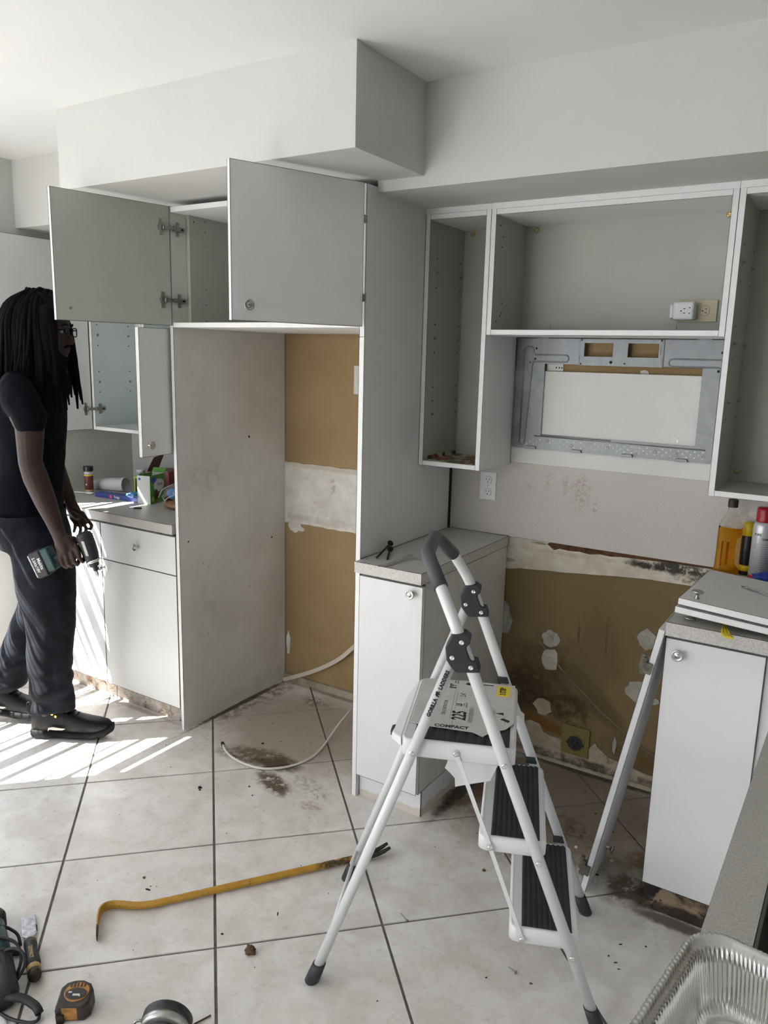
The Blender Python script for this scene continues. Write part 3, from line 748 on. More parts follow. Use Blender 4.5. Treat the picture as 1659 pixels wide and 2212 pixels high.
# ---------------------------------------------------------------- base cabinets
def base_cabinet(label, x0, x1, loc, side_mats=('melamine_white', 'melamine_white'), fronts=(), kick=None, kick_y=2.23, kick_mat='kick_rotten', yb=2.86, fy=2.172):
    c = thing('base_cabinet', label, 'cabinet', loc)
    o = MB().box(x0, x1, fy + .020, yb, .10, .874 if fy < 2.19 else .867).build('carcass', ['melamine_white', side_mats[0], side_mats[1]], c)
    for p in o.data.polygons:
        if p.normal.x < -.5: p.material_index = 1
        elif p.normal.x > .5: p.material_index = 2
    MB().box(x0 + .001, x1 - .001, fy + .0185, fy + .0205, .850, .8738 if fy < 2.19 else .8665).build('painted_gap_shade', 'dark_gap', c)  # near-black strip stands in for the shade under the worktop
    k = MB()
    k.box(x0 + .002, x1 - .002, kick_y, kick_y + .018, 0, .1)
    k.build('toe_kick', kick_mat, c)
    for kind, a, b, za_, zb_, kn, sd in fronts:
        door(c, (a, fy, za_), (1, 0, 0), (0, -1, 0), b - a, zb_ - za_, knob_at=kn, seams=True, name=kind)
    return c
b1 = base_cabinet('white base cabinet with drawer over door directly left of the fridge alcove', -2.886, -2.4045, (-2.64, 2.19, 0), fy=2.195, kick_y=2.247,
    fronts=(('drawer_front', -2.882, -2.4065, .692, .857, (.245, .091), 0), ('door', -2.882, -2.4065, .096, .689, (.014, .558), 0)))
b0 = base_cabinet('white base cabinet beyond the man, nearest the left wall', -3.468, -2.887, (-3.17, 2.19, 0), fy=2.195, kick_y=2.247,
    fronts=(('drawer_front', -3.41, -2.886, .692, .857, (.264, .091), 0), ('door', -3.41, -2.886, .096, .689, (.466, .555), 0)))
b2 = base_cabinet('narrow white base cabinet with one knobbed door right of the tall panel', -1.480, -1.215, (-1.35, 2.17, 0), side_mats=('melamine_white', 'panel_grimy'),
    fronts=(('door', -1.466, -1.213, .107, .864, (.215, .731), 0),), kick_y=2.215, kick_mat='kick_white')
mb = MB(); mb.box(-1.2165, -1.2145, 2.218, 2.86, 0, .0985); mb.build('side_kick', 'kick_white', b2)
sm = MB(); seam(sm, (-1.2148, 2.191, .10), (-1.2148, 2.191, .872), .0012); seam(sm, (-1.2148, 2.191, .10), (-1.2148, 2.86, .10), .0008); seam(sm, (-1.2145, 2.217, 0), (-1.2145, 2.217, .1), .0012); sm.build('edge_seam', 'edge_glue', b2)
b3 = base_cabinet('white base cabinet with one knobbed door right of the stove bay, bottom rotten', -.430, -.09, (-.30, 2.17, 0),
    fronts=(('door', -.431, -.178, .099, .864, (.037, .726), 0),), kick_y=2.198, kick_mat='kick_black_rot')
mb = MB(); mb.box(-.4295, -.4285, 2.20, 2.86, 0, .0985); mb.build('side_kick', 'kick_black_rot', b3)
mb = MB(); mb.box(-.176, -.09, 2.186, 2.1900, .1, .8745); mb.build('corner_filler', 'melamine_white', b3)
b4 = thing('base_cabinet', 'white peninsula base cabinet under the sink worktop at the right edge', 'cabinet', (.25, .8, 0))
mb = MB(); mb.box(-.085, -.067, -.6, 2.150, .10, .874); mb.box(.58, .598, -.6, 2.150, 0, .874); mb.box(-.067, .58, -.6, -.582, .0, .874); mb.box(-.067, .58, 2.13, 2.150, 0, .874)
mb.build('carcass', 'melamine_white', b4)
MB().box(-.03, -.012, -.58, 2.13, 0, .10).build('toe_kick', 'kick_white', b4)

# worktops
def worktop(name, label, boxes, seams, group='grey laminate worktops'):
    mb = MB()
    for b in boxes: mb.box(*b)
    o = mb.build(name, ['laminate_counter', 'laminate_edge'], None, bevel=.0)
    for p in o.data.polygons:
        if abs(p.normal.z) < .5: p.material_index = 1
    tag(o, label, 'worktop', group)
    sm = MB()
    for a, b in seams: seam(sm, a, b, .00035 if a[1] < 0 else .0009)
    sm.build('edge_seam', 'edge_glue', o)
    return o
worktop('worktop', 'grey laminate worktop holding food boxes, left of the fridge alcove', [(-3.468, -2.4115, 2.185, 2.873, .868, .909)],
    [((-3.468, 2.185, .909), (-2.4115, 2.185, .909)), ((-2.4115, 2.185, .909), (-2.4115, 2.185, .868)), ((-2.4115, 2.185, .909), (-2.4115, 2.20, .909))])
worktop('worktop', 'short grey laminate worktop with old bolts on it, right of the tall panel', [(-1.4805, -1.2125, 2.160, 2.865, .875, .914)],
    [((-1.4805, 2.160, .914), (-1.2125, 2.160, .914)), ((-1.2125, 2.160, .914), (-1.2125, 2.865, .914)), ((-1.2125, 2.160, .914), (-1.2125, 2.160, .875)), ((-1.2125, 2.19, .875), (-1.2125, 2.865, .875)), ((-1.4805, 2.865, .915), (-1.2125, 2.865, .915)), ((-1.4805, 2.20, .915), (-1.4805, 2.865, .915))])
SX0, SX1, SY0, SY1 = -.053, .44, .925, 1.45
worktop('worktop', 'L-shaped grey laminate worktop with the sink, at the right edge', [
    (-.432, 1.6, 2.156, 2.865, .875, .914), (-.112, SX0, -.62, 2.156, .875, .914), (SX1, .60, -.62, 2.156, .875, .914),
    (SX0, SX1, -.62, SY0, .875, .914), (SX0, SX1, SY1, 2.156, .875, .914)],
    [((-.432, 2.156, .914), (-.112, 2.156, .914)), ((-.432, 2.156, .914), (-.432, 2.865, .914)), ((-.112, -.62, .9135), (-.112, 2.156, .9135))])
sk = thing('sink', 'dark grey-green sink bowl set into the worktop beside the foil pan', 'sink', (.19, .96, .72))
simple('sink_enamel', (0.085, 0.09, 0.075), 0.35)
mb = MB(); e = .004
mb.box(SX0 + .001, SX0 + .005, SY0 + .001, SY1 - .001, .73, .9135); mb.box(SX1 - .005, SX1 - .001, SY0 + .001, SY1 - .001, .73, .9135)
mb.box(SX0 + .005, SX1 - .005, SY0 + .001, SY0 + .005, .73, .9135); mb.box(SX0 + .005, SX1 - .005, SY1 - .005, SY1 - .001, .73, .9135)
mb.box(SX0 + .001, SX1 - .001, SY0 + .001, SY1 - .001, .725, .73)
mb.build('bowl', 'sink_enamel', sk)
MB().lathe([(.045, 0), (.045, .003), (.03, .002), (.028, .0005)], (.19, 1.19, .73), (0, 0, 1)).build('drain', 'chrome', sk)

# loose cabinet door leaning on the right base cabinet
M = Matrix.Translation((-.593, 2.156, 0.0)) @ Matrix.Rotation(math.atan2(.1600, .884), 4, 'Y')
ld = MB(M @ Matrix.Translation((-.018, 0, .0036))).box(0, .018, 0, .20, 0, .897).build('loose_door', 'melamine_white', bevel=.0008)
tag(ld, 'detached white cabinet door leaning against the right base cabinet, hinges still on', 'door')
lo = V(ld.location)
def sub_local(mb_pts): return M @ V(mb_pts)
R3 = M.to_3x3(); ex, ey, ez = R3 @ V((1, 0, 0)), V((0, 1, 0)), R3 @ V((0, 0, 1))
for zz, tilt in ((.785, .3), (.085, -.1)):
    hb = MB(M)
    hb.box(-.0215, -.018, -.002, .012, zz - .03, zz + .03)
    hb.box(-.034, -.0215, -.006, .006, zz - .028, zz + .022)
    hb.box(-.024, -.004, -.010, -.003, zz - .020, zz + .012)
    hb.box(-.040, -.030, -.003, .010, zz - .012, zz + .030)
    hb.cyl((-.030, -.008, zz - .02), (-.030, .010, zz - .02), .005, n=8)
    hb.build('hinge', 'hinge_old', ld)
knob(ld, M @ V((0, .155, .080)), ex, 'nickel')
sm = MB(M)
for x in (-.018, 0): seam(sm, (x, 0, .003), (x, 0, .9), .0008)
sm.build('edge_seam', 'edge_glue', ld)
# ---------------------------------------------------------------- wall fittings
simple('ink_black', (0.012, 0.012, 0.012), 0.6)
simple('ink_yellow', (0.80, 0.66, 0.04), 0.6)
simple('paper_label', (0.62, 0.60, 0.56), 0.7, var=0.06, vscale=25)
def slots(mb_fn, parent, c, ax, up, n, flip=False):
    """one receptacle face: rounded face, two slots and a ground hole"""
    c, ax, up, n = V(c), V(ax), V(up), V(n)
    return
def receptacle(parent, c, ax, up, n, mat, r=.0165):
    c, ax, up, n = V(c), V(ax), V(up), V(n)
    M = local(c, ax, up, n)
    pts = []
    for i in range(24):
        a = 2 * math.pi * i / 24
        pts.append((r * math.cos(a), max(-.0135, min(.0135, r * math.sin(a))), 0))
    f = MB(M).prism(pts, (0, 0, .0022)).build('receptacle_face', mat, parent)
    rim = MB(M)
    rim.tube([V((r * math.cos(2 * math.pi * i / 24), max(-.0135, min(.0135, r * math.sin(2 * math.pi * i / 24))), .0012)) for i in range(25)], .0007, n=5)
    rim.build('face_outline', 'dark_gap', f)
    for x, hh in ((-.0062, .0085), (.0062, .0070)):
        MB(M).box(x - .0011, x + .0011, .001 - hh / 2 + .002, .001 + hh / 2 + .002, .0021, .0025).build('slot', 'black_hole', f)
    MB(M).cyl((0, -.0078, .0021), (0, -.0078, .0025), .0024, n=10).build('ground_hole', 'black_hole', f)
def plate_pts(w_, h_, r=.004):
    return [(-w_ / 2, -h_ / 2), (w_ / 2, -h_ / 2), (w_ / 2, h_ / 2), (-w_ / 2, h_ / 2)]
# splashback outlet
o1 = thing('outlet', 'white duplex wall outlet on the splashback below the narrow cabinet', 'outlet', (-1.313, 2.866, 1.05))
MB().box(-1.348, -1.278, 2.8605, 2.8658, 1.053, 1.166).build('cover_plate', 'plastic_white', o1, bevel=.0015)
for z in (1.1345, 1.0845): receptacle(o1, (-1.313, 2.8605, z), (1, 0, 0), (0, 0, 1), (0, -1, 0), 'plastic_white')
MB().cyl((-1.313, 2.8605, 1.1095), (-1.313, 2.8595, 1.1095), .003, n=10).build('plate_screw', 'nickel', o1)
# cream outlet lying sideways inside the wide wall cabinet
o2 = thing('outlet', 'cream duplex outlet mounted sideways inside the wide wall cabinet', 'outlet', (-.571, 2.854, 1.75))
MB().box(-.634, -.508, 2.846, 2.8538, 1.752, 1.825).build('cover_plate', 'plastic_cream', o2, bevel=.002)
receptacle(o2, (-.546, 2.846, 1.7885), (0, 0, 1), (1, 0, 0), (0, -1, 0), 'plastic_cream')
ad = thing('outlet_adapter', 'white multi-socket adapter plugged into the cream outlet', 'adapter', (-.61, 2.83, 1.757))
MB().box(-.640, -.572, 2.795, 2.8455, 1.757, 1.816).build('housing', 'plastic_white', ad, bevel=.007)
MB().box(-.652, -.640, 2.805, 2.838, 1.762, 1.808).build('side_rib', 'plastic_white', ad, bevel=.004)
for x, z, hx, hz in ((-.612, 1.786, .002, .002), (-.602, 1.779, .0035, .0012), (-.602, 1.793, .0035, .0012), (-.585, 1.778, .0018, .0018), (-.585, 1.796, .0018, .0018)):
    MB().box(x - hx, x + hx, 2.7945, 2.7952, z - hz, z + hz).build('slot', 'black_hole', ad)
# olive range outlet near the floor
o3 = thing('range_outlet', 'olive square range outlet low on the mouldy drywall', 'outlet', (-.879, W, .053))
MB().box(-.936, -.822, W - .010, W - .001, .054, .176).build('cover_plate', 'plastic_olive', o3, bevel=.002)
MB().cyl((-.878, W - .0102, .108), (-.878, W - .0125, .108), .036, n=28).build('socket_rim', 'plastic_olive', o3)
MB().cyl((-.878, W - .0126, .108), (-.878, W - .0150, .108), .031, n=28).build('socket_face', 'plastic_black', o3)
MB().box(-.914, -.842, W - .0135, W - .0102, .100, .112).build('socket_tab', 'plastic_black', o3)
for dx, dz in ((-.011, .004), (.011, .004), (0, -.012)):
    MB().box(-.878 + dx - .003, -.878 + dx + .003, W - .0156, W - .0149, .108 + dz - .007, .108 + dz + .007).build('slot', 'black_hole', o3)
o4 = thing('blank_plate', 'pale wall plate half hidden behind the tall panel in the fridge alcove', 'wall plate', (-1.955, W, 1.445))
MB().box(-1.990, -1.920, W - .007, W - .001, 1.446, 1.570).build('cover_plate', 'paper_label', o4, bevel=.0015)
MB().box(-1.966, -1.944, W - .0085, W - .007, 1.485, 1.530).build('toggle_frame', 'plastic_cream', o4, bevel=.001)

# white board and metal mounting plate over the cooker
wbd = MB().box(-1.2215, -.4345, W - .018, W - .001, 1.2165, 1.573).build('backing_board', 'white_board', None, bevel=.0008)
tag(wbd, 'white board on the wall behind the grey metal mounting plate', 'board')
sc = MB()
for x, z, dx, dz in ((-1.065, 1.545, .0006, .009), (-.675, 1.545, .0006, .010), (-.79, 1.485, .003, .0006), (-.80, 1.50, .0025, .0006), (-.74, 1.478, .002, .0006), (-.90, 1.44, .0012, .001), (-.60, 1.352, .004, .001), (-.597, 1.346, .002, .003), (-.606, 1.356, .002, .002)):
    sc.box(x - dx, x + dx, W - .0186, W - .018, z - dz, z + dz)
q = sc.build('pencil_mark', 'steel_dark', wbd); q['kind'] = 'stuff'
mp = thing('mounting_plate', 'grey galvanised steel microwave mounting plate with a big rectangular opening', 'plate', (-.83, W - .02, 1.277))
YP = W - .024
def flat(name, pts, mat, parent, y=YP, t=.0025, bevel=0.0):
    return MB().prism([(x, y, z) for x, z in pts], (0, -t, 0)).build(name, mat, parent, bevel=bevel)
def rect(a, b, c, d): return [(a, c), (b, c), (b, d), (a, d)]
X0, X1, Z0, Z1 = -1.2165, -.4360, 1.277, 1.694
IX0, IX1, IZ0, IZ1 = -1.100, -.536, 1.332, 1.601
fr = MB()
def pl(a, b, c, d): fr.prism([(x, YP, z) for x, z in rect(a, b, c, d)], (0, -.0025, 0))
pl(X0, IX0, Z0, Z1); pl(IX1, X1, Z0, Z1); pl(IX0, IX1, Z0, IZ0)
pl(IX0, -.968, IZ1, Z1); pl(-.672, IX1, IZ1, Z1)
fr.build('plate_frame', 'galvanised', mp)
fr = MB()
def pl2(a, b, c, d): fr.prism([(x, YP - .004, z) for x, z in rect(a, b, c, d)], (0, -.0025, 0))
pl2(-.968, -.672, 1.598, 1.630); pl2(-.968, -.672, 1.680, 1.694); pl2(-.968, -.950, 1.630, 1.680); pl2(-.846, -.792, 1.630, 1.680); pl2(-.686, -.672, 1.630, 1.680)
fr.box(-.972, -.966, YP - .0065, YP, 1.598, 1.694); fr.box(-.674, -.668, YP - .0065, YP, 1.598, 1.694)
fr.build('cross_bracket', 'galvanised', mp, bevel=.0008)
def rib(pts, r=.0028, name='pressed_rib'):
    MB().tube([(x, YP - .0026, z) for x, z in pts], r, n=8, flat=1.0).build(name, 'galvanised', mp)
def arc(cx, cz, r, a0, a1, n=8): return [(cx + r * math.cos(math.radians(a0 + (a1 - a0) * i / n)), cz + r * math.sin(math.radians(a0 + (a1 - a0) * i / n))) for i in range(n + 1)]
# inverted-L pressed channels, left and right
L_ = [(-1.186, 1.300)] + arc(-1.176, 1.300, .010, 180, 360) + [(-1.150, 1.590)] + arc(-1.140, 1.598, .010, 180, 90) + [(-1.022, 1.608)] + arc(-1.022, 1.621, .013, -90, 90) + [(-1.140, 1.634)] + arc(-1.160, 1.650, .013, -20, 90) + arc(-1.172, 1.650, .013, 90, 180) + [(-1.186, 1.300)]
rib(L_)
rib([(-.440, 1.632), (-.452, 1.628), (-.636, 1.628)] + arc(-.636, 1.615, .013, 90, 270) + [(-.490, 1.602)] + arc(-.490, 1.588, .014, 90, 0) + [(-.476, 1.300)] + arc(-.466, 1.300, .010, 180, 300))
rib([(-1.125, 1.327), (-.500, 1.322)], .0022); rib([(-1.10, 1.3315), (-.83, 1.3300)], .0018); rib([(-1.215 + .0, 1.52), (-1.215 + .0, 1.30)], .0012)
for a, b in ((-.955, -.950), (-.684, -.679)):
    MB().box(a, b, YP - .009, YP - .0065, 1.640, 1.672).build('handle_bar', 'galvanised', mp)
def disc(x, z, r, mat, name, y=YP - .0026, t=.0008): MB().cyl((x, y, z), (x, y - t, z), r, n=12).build(name, mat, mp)
for x, z, r in ((-1.137, 1.657, .0042), (-1.140, 1.618, .0042), (-1.160, 1.605, .0026), (-.850, 1.612, .0055), (-.800, 1.608, .003), (-.478, 1.652, .0048), (-.485, 1.590, .0048), (-.965 + .004, 1.604, .003), (-.962, 1.690, .003), (-.678, 1.690, .003)):
    disc(x, z, r, 'black_hole', 'bolt_hole', y=YP - .0066 if -.97 < x < -.67 else YP - .0026)
mb = MB(); k = 0
for r_ in range(3):
    for i in range(25):
        x = -1.155 + i * .027 + (r_ % 2) * .0135
        if x > -.485: continue
        if (i * 7 + r_ * 3) % 9 == 0: continue
        mb.cyl((x, YP - .0026, 1.3135 - r_ * .0105), (x, YP - .0031, 1.3135 - r_ * .0105), .0031, n=10)
q = mb.build('perforation', 'white_board', mp); q['kind'] = 'stuff'
for x, z in ((-1.17, 1.309), (-1.07, 1.311), (-.975, 1.300), (-.838, 1.303), (-.735, 1.288), (-.668, 1.302), (-.595, 1.300), (-.505, 1.298)):
    MB().lathe([(.0055, 0), (.0055, .001), (.0035, .0015), (.0032, .0008), (.001, .0006)], (x, YP - .0026, z), (0, -1, 0), 12).build('screw', 'steel_dark', mp)
for x in (-1.135, -.955, -.765, -.575):
    MB().prism([(x - .022, YP - .001, 1.2765), (x + .022, YP - .001, 1.2765), (x + .018, YP - .001, 1.2865), (x - .018, YP - .001, 1.2865)], (0, -.011, 0)).build('hook_tab', 'galvanised', mp, bevel=.001)
for a, b in ((-1.13, -1.09), (-.56, -.515)): MB().box(a, b, YP - .006, YP, 1.6935, 1.6965).build('top_lip', 'galvanised', mp)
# scrap behind the plate, above the board
MB().box(-1.10, -1.035, W - .006, W - .001, 1.575, 1.62).build('joint_tape_scrap', 'white_board', wb)
for x in (-1.062, -1.050, -1.040): MB().cyl((x, W - .0061, 1.587), (x, W - .0066, 1.587), .003, n=8).build('nail_hole', 'black_hole', wb)
patch(-.735, 1.578, .015, .010, mat='plaster_alcove', t=.004)

# ---------------------------------------------------------------- step ladder
LO, LU, LW = V((-.8207, 1.7397, 0)), V((.9255, .3788, 0)), V((-.3788, .9255, 0))
def LL(a, b, c): return LO + LU * a + LW * b + V((0, 0, c))
simple('powder_white', (0.72, 0.735, 0.73), 0.35, coat=0.3)
simple('rubber_grey', (0.075, 0.08, 0.085), 0.55, bmp=0.05)
simple('plastic_char', (0.022, 0.026, 0.030), 0.55)
simple('mat_rubber', (0.020, 0.024, 0.026), 0.6, var=0.35, vscale=18)
simple('label_white', (0.76, 0.76, 0.75), 0.55)
simple('label_paper', (0.60, 0.585, 0.56), 0.6, var=0.08, vscale=14)
lad = thing('step_ladder', 'white three-step folding ladder with dark ribbed treads standing open', 'ladder', LO)
def fillet(pts, r, n=5):
    out = [V(pts[0])]
    for i in range(1, len(pts) - 1):
        p, a, b = V(pts[i]), V(pts[i - 1]), V(pts[i + 1])
        da, db = (a - p).normalized(), (b - p).normalized()
        rr = min(r, (a - p).length * .45, (b - p).length * .45)
        s_, e_ = p + da * rr, p + db * rr
        for k in range(n + 1):
            t = k / n; out.append(s_ * (1 - t) ** 2 + p * 2 * t * (1 - t) + e_ * t * t)
    return out + [V(pts[-1])]
def fz(z): return .365 - .3885 * z
for s in (-1, 1):
    path = [LL(fz(.02), s * .2085, .02), LL(fz(.925), s * .205, .925), LL(-.030, s * .202, 1.010), LL(-.072, s * .160, 1.088), LL(-.082, s * .140, 1.105)]
    MB().tube(fillet(path, .05), .0142, 14).build('front_rail', 'powder_white', lad)
MB().tube(fillet([LL(-.070, -.163, 1.084), LL(-.113, -.098, 1.148), LL(-.116, .098, 1.148), LL(-.070, .163, 1.084)], .03), .0178, 16).build('handle_grip', 'rubber_grey', lad)
def rz(z): return -.365 + .3607 * z
for s in (-1, 1):
    MB().tube([LL(rz(.02), s * .2085, .02), LL(rz(.935), s * .196, .935)], .0132, 14).build('rear_rail', 'powder_white', lad)
for fn in (fz, rz):
    for s in (-1, 1):
        w_ = s * .2085; d = (LL(fn(.2), w_, .2) - LL(fn(0), w_, 0)).normalized()
        p0 = LL(fn(.0), w_, .0)
        mb = MB(); a = LU; b = LW
        rings = [[V((q.x, q.y, max(q.z, 0))) for q in mb.ring(p0 + d * h_, a, b, r_, r_, 16)] for h_, r_ in ((0, .017), (.004, .0195), (.03, .0190), (.062, .0172))]
        mb.loft(rings); mb.build('foot_cap', 'plastic_char', lad)
# pivot brackets
bp = [(-.035, .990), (-.005, .996), (.009, .985), (.007, .973), (-.001, .964), (.001, .955), (.008, .938), (.013, .931), (.026, .929), (.034, .905), (-.022, .900), (-.034, .912), (-.045, .928), (-.049, .958)]
for s in (-1, 1):
    mb = MB(); A = [LL(u_, s * .2225, z_) for u_, z_ in bp]
    mb.prism(A, LW * (-s * .040)); bk = mb.build('pivot_bracket', 'plastic_char', lad, bevel=.003)
    for u_, z_ in ((-.012, .975), (-.032, .936), (.012, .916)):
        MB().lathe([(.0062, 0), (.0062, .0012), (.0035, .0028), (.003, .0022), (.0005, .0026)], LL(u_, s * .2225, z_), LW * s, 14).build('rivet', 'chrome', bk)
        if s > 0: MB().lathe([(.0062, 0), (.0062, .0012), (.0035, .0028), (.003, .0022), (.0005, .0026)], LL(u_, s * .1825, z_), -LW, 14).build('rivet', 'chrome', bk)
def rivet(a, b, c, s=-1): MB().lathe([(.0068, 0), (.0068, .0012), (.0038, .0030), (.003, .0024), (.0005, .0028)], LL(a, b, c), LW * s, 14).build('rivet', 'chrome', lad)
for z in (.195, .437, .680):
    for s in (-1, 1): rivet(fz(z), s * .2225, z, s)
for s in (-1, 1): rivet(rz(.680), s * .212, .680, s)
def step(u0, u1, zt, th, name, hw=.188, mat_in=(.030, .012)):
    """rounded tray tread with a ribbed mat"""
    mb = MB(); R_ = .020; n = 5
    def rr(off, z, r):
        pts = []
        a0, a1, b0, b1 = u0 + off, u1 - off, -hw + off, hw - off
        for cx, cy, st in ((a1 - r, b1 - r, 0), (a0 + r, b1 - r, 90), (a0 + r, b0 + r, 180), (a1 - r, b0 + r, 270)):
            for i in range(n + 1):
                t = math.radians(st + 90 * i / n); pts.append(LL(cx + r * math.cos(t), cy + r * math.sin(t), z))
        return pts
    mb.loft([rr(.004, zt - th, R_), rr(0, zt - th + .004, R_), rr(0, zt - .008, R_), rr(.003, zt - .002, R_), rr(.007, zt, R_ * .8), rr(.0095, zt - .0012, R_ * .7)], cap=True)
    st = mb.build(name, 'powder_white', lad)
    m0, m1 = u0 + mat_in[0], u1 - .016; g = MB(); nr = 9; pts = []
    zb = zt - .001
    for i in range(nr):
        a = m0 + (m1 - m0) * i / nr; wv = (m1 - m0) / nr
        pts += [(a, zb + .0006), (a + wv * .25, zb + .0032), (a + wv * .6, zb + .0032), (a + wv * .85, zb + .0006)]
    pts.append((m1, zb + .0006))
    A = [LL(a, -hw + mat_in[1], z) for a, z in pts] + [LL(m1, -hw + mat_in[1], zb - .002), LL(m0, -hw + mat_in[1], zb - .002)]
    g.prism(A, LW * (2 * (hw - mat_in[1]))); g.build('tread_mat', 'mat_rubber', st)
    return st
step(-.152, .126, .706, .046, 'platform', hw=.190)
step(.048, .212, .470, .040, 'step')
step(.136, .305, .230, .042, 'step')
# platform tail cover with latch tabs
mb = MB(); mb.prism([LL(-.176, .10, .690), LL(-.150, .188, .704), LL(-.150, -.188, .704), LL(-.182, -.13, .690)], V((0, 0, -.022)))
tc = mb.build('rear_shroud', 'powder_white', lad, bevel=.004)
MB().prism([LL(-.188, -.118, .688), LL(-.176, -.118, .692), LL(-.176, -.088, .692), LL(-.188, -.088, .688)], V((0, 0, -.016))).build('latch_tab', 'plastic_char', tc, bevel=.003)
# spacers where the treads meet the far rail
for z in (.235, .475, .712):
    MB().prism([LL(fz(z) - .020, .182, z), LL(fz(z) + .012, .182, z), LL(fz(z) + .006, .182, z + .016), LL(fz(z) - .022, .182, z + .016)], LW * .012).build('spacer', 'plastic_char', lad, bevel=.001)
# linkage bars and rear cross brace
def bar(a, b, wd, th, name, s=-1):
    a, b = V(a), V(b); d = (b - a).normalized(); side = LW.cross(d).normalized(); mb = MB()
    mb.prism([a + side * wd / 2, b + side * wd / 2, b - side * wd / 2, a - side * wd / 2], LW * th * s)
    for p in (a, b): mb.cyl(p, p + LW * th * s, wd * .85, n=14)
    mb.build(name, 'powder_white', lad)
for s in (-1, 1):
    bar(LL(-.015, s * .191, .683), LL(.078, s * .189, .446), .010, .003, 'link_bar', s); bar(LL(.078, s * .1925, .446), LL(.168, s * .189, .205), .010, .003, 'link_bar', s)
    for a, c in ((-.015, .683), (.078, .446), (.168, .205)): rivet(a, s * .1965, c, s)
MB().tube([LL(rz(.135) - .004, -.205, .135), LL(rz(.105) - .008, .205, .105)], .0055, 10).build('cross_brace', 'powder_white', lad)
# wording on the rear rail
d = (LL(rz(.9), -.2, .9) - LL(rz(.7), -.2, .7)).normalized(); nn = (-LW - d * (-LW).dot(d)).normalized(); yv = nn.cross(d)
c0 = LL(rz(.8385), -.2010, .8385) + nn * .0132
def rail_text(t, off, sx=1.0):
    text_mesh('rail_lettering', t, .0132, local(c0 + d * off, d, yv, nn), 'ink_black', lad, depth=.0004, sx=sx, bold=.0006)
rail_text('GORILLA', -.036, .92); rail_text('LADDERS', .040, .92)
g = [(-.008, -.006), (-.005, -.006), (-.004, -.001), (-.001, -.001), (0, -.006), (.003, -.006), (.003, 0), (.007, -.004), (.009, -.003), (.006, .003), (.008, .006), (.005, .009), (.001, .007), (-.004, .007), (-.008, .003)]
MB(local(c0 + d * .0015, d, yv, nn)).prism([(x * .8, y * .8, 0) for x, y in g], (0, 0, .0004)).build('rail_emblem', 'ink_black', lad)
# torn cardboard label draped on the platform
lb = thing('ladder_label', 'large torn printed label sheet lying on the ladder platform', 'label', LL(-.02, .04, .7105))
zt = .7098
edge = [(-.138, -.105), (-.100, -.120), (-.06, -.122), (.02, -.130), (.045, -.148), (.062, -.120), (.098, -.098), (.118, -.06), (.118, .176), (-.02, .180), (-.138, .170)]
MB().prism([LL(a, b, zt) for a, b in edge], V((0, 0, .0012))).build('sheet', 'label_paper', lb)
fold = [LL(-.100, -.120, zt), LL(.02, -.130, zt), LL(.02, -.132, zt - .0), LL(-.1, -.122, zt - .0)]
Xt, Yt, Zt = LW, -LU, V((0, 0, 1))
def ltext(t, u_, w_, size, mat='ink_black', sx=1.0, bold=0.0, nm='print'):
    text_mesh(nm, t, size, local(LL(u_, w_, zt + .0012), Xt, Yt, Zt), mat, lb, depth=.0002, sx=sx, bold=bold)
ltext('225', -.020, -.045, .050, sx=.70, bold=.0014); ltext('LB', -.026, .018, .022, sx=.7, bold=.0006)
ltext('LOAD\nCAPACITY', -.010, .020, .007)
ltext("2.4'", -.020, .082, .022, sx=.75); ltext("8'9\"", -.052, .135, .026, sx=.75, bold=.0006); ltext('MAX\nREACH', -.045, .165, .007)
ltext('STEEL CONSTRUCTION', -.062, -.005, .0135, sx=.62); ltext('TOP PLATFORM STEP', .042, .0, .010, sx=.7); ltext('LADDERS', -.090, -.035, .016, sx=.7, bold=.0004)
ltext('COMPACT', .0, -.112, .001)
text_mesh('print', 'COMPACT', .020, local(LL(-.035, -.112, zt + .0012), LU, LW, Zt), 'ink_black', lb, depth=.0002, sx=.9, bold=.0008)
MB().prism([LL(a, b, zt + .0012) for a, b in ((.068, .095), (.104, .095), (.104, .163), (.068, .163))], V((0, 0, .0003))).build('yellow_patch', 'ink_yellow', lb)
text_mesh('print', '3 STEP', .022, local(LL(.086, .129, zt + .0016), Xt, Yt, Zt), 'ink_black', lb, depth=.0002, sx=.75, bold=.001)
MB().prism([LL(a, b, zt + .0012) for a, b in ((-.098, -.055), (-.084, -.055), (-.084, -.075), (-.098, -.075))], V((0, 0, .0003))).build('yellow_patch', 'ink_yellow', lb)
mk = MB()
for a, b, c, d_ in ((-.044, .030, .0006, .20), (.0, .085, .012, .0005), (-.036, -.0, .0005, .20), (.078, -.03, .03, .0005), (.095, -.05, .0005, .05)):
    mk.prism([LL(a - c / 2, b - d_ / 2, zt + .0012), LL(a + c / 2, b - d_ / 2, zt + .0012), LL(a + c / 2, b + d_ / 2, zt + .0012), LL(a - c / 2, b + d_ / 2, zt + .0012)], V((0, 0, .0002)))
for k in range(9):
    for a0 in (.003, .058):
        b0 = -.09 + k * .006; mk.prism([LL(a0 + .0 + k * .0013, -.08, zt + .0012), LL(a0 + .0004 + k * .0013, -.08, zt + .0012), LL(a0 + .0004 + k * .0013, .0 + .01 * (k % 3), zt + .0012), LL(a0 + k * .0013, .0 + .01 * (k % 3), zt + .0012)], V((0, 0, .0002)))
q = mk.build('fine_print', 'ink_black', lb); q['kind'] = 'stuff'
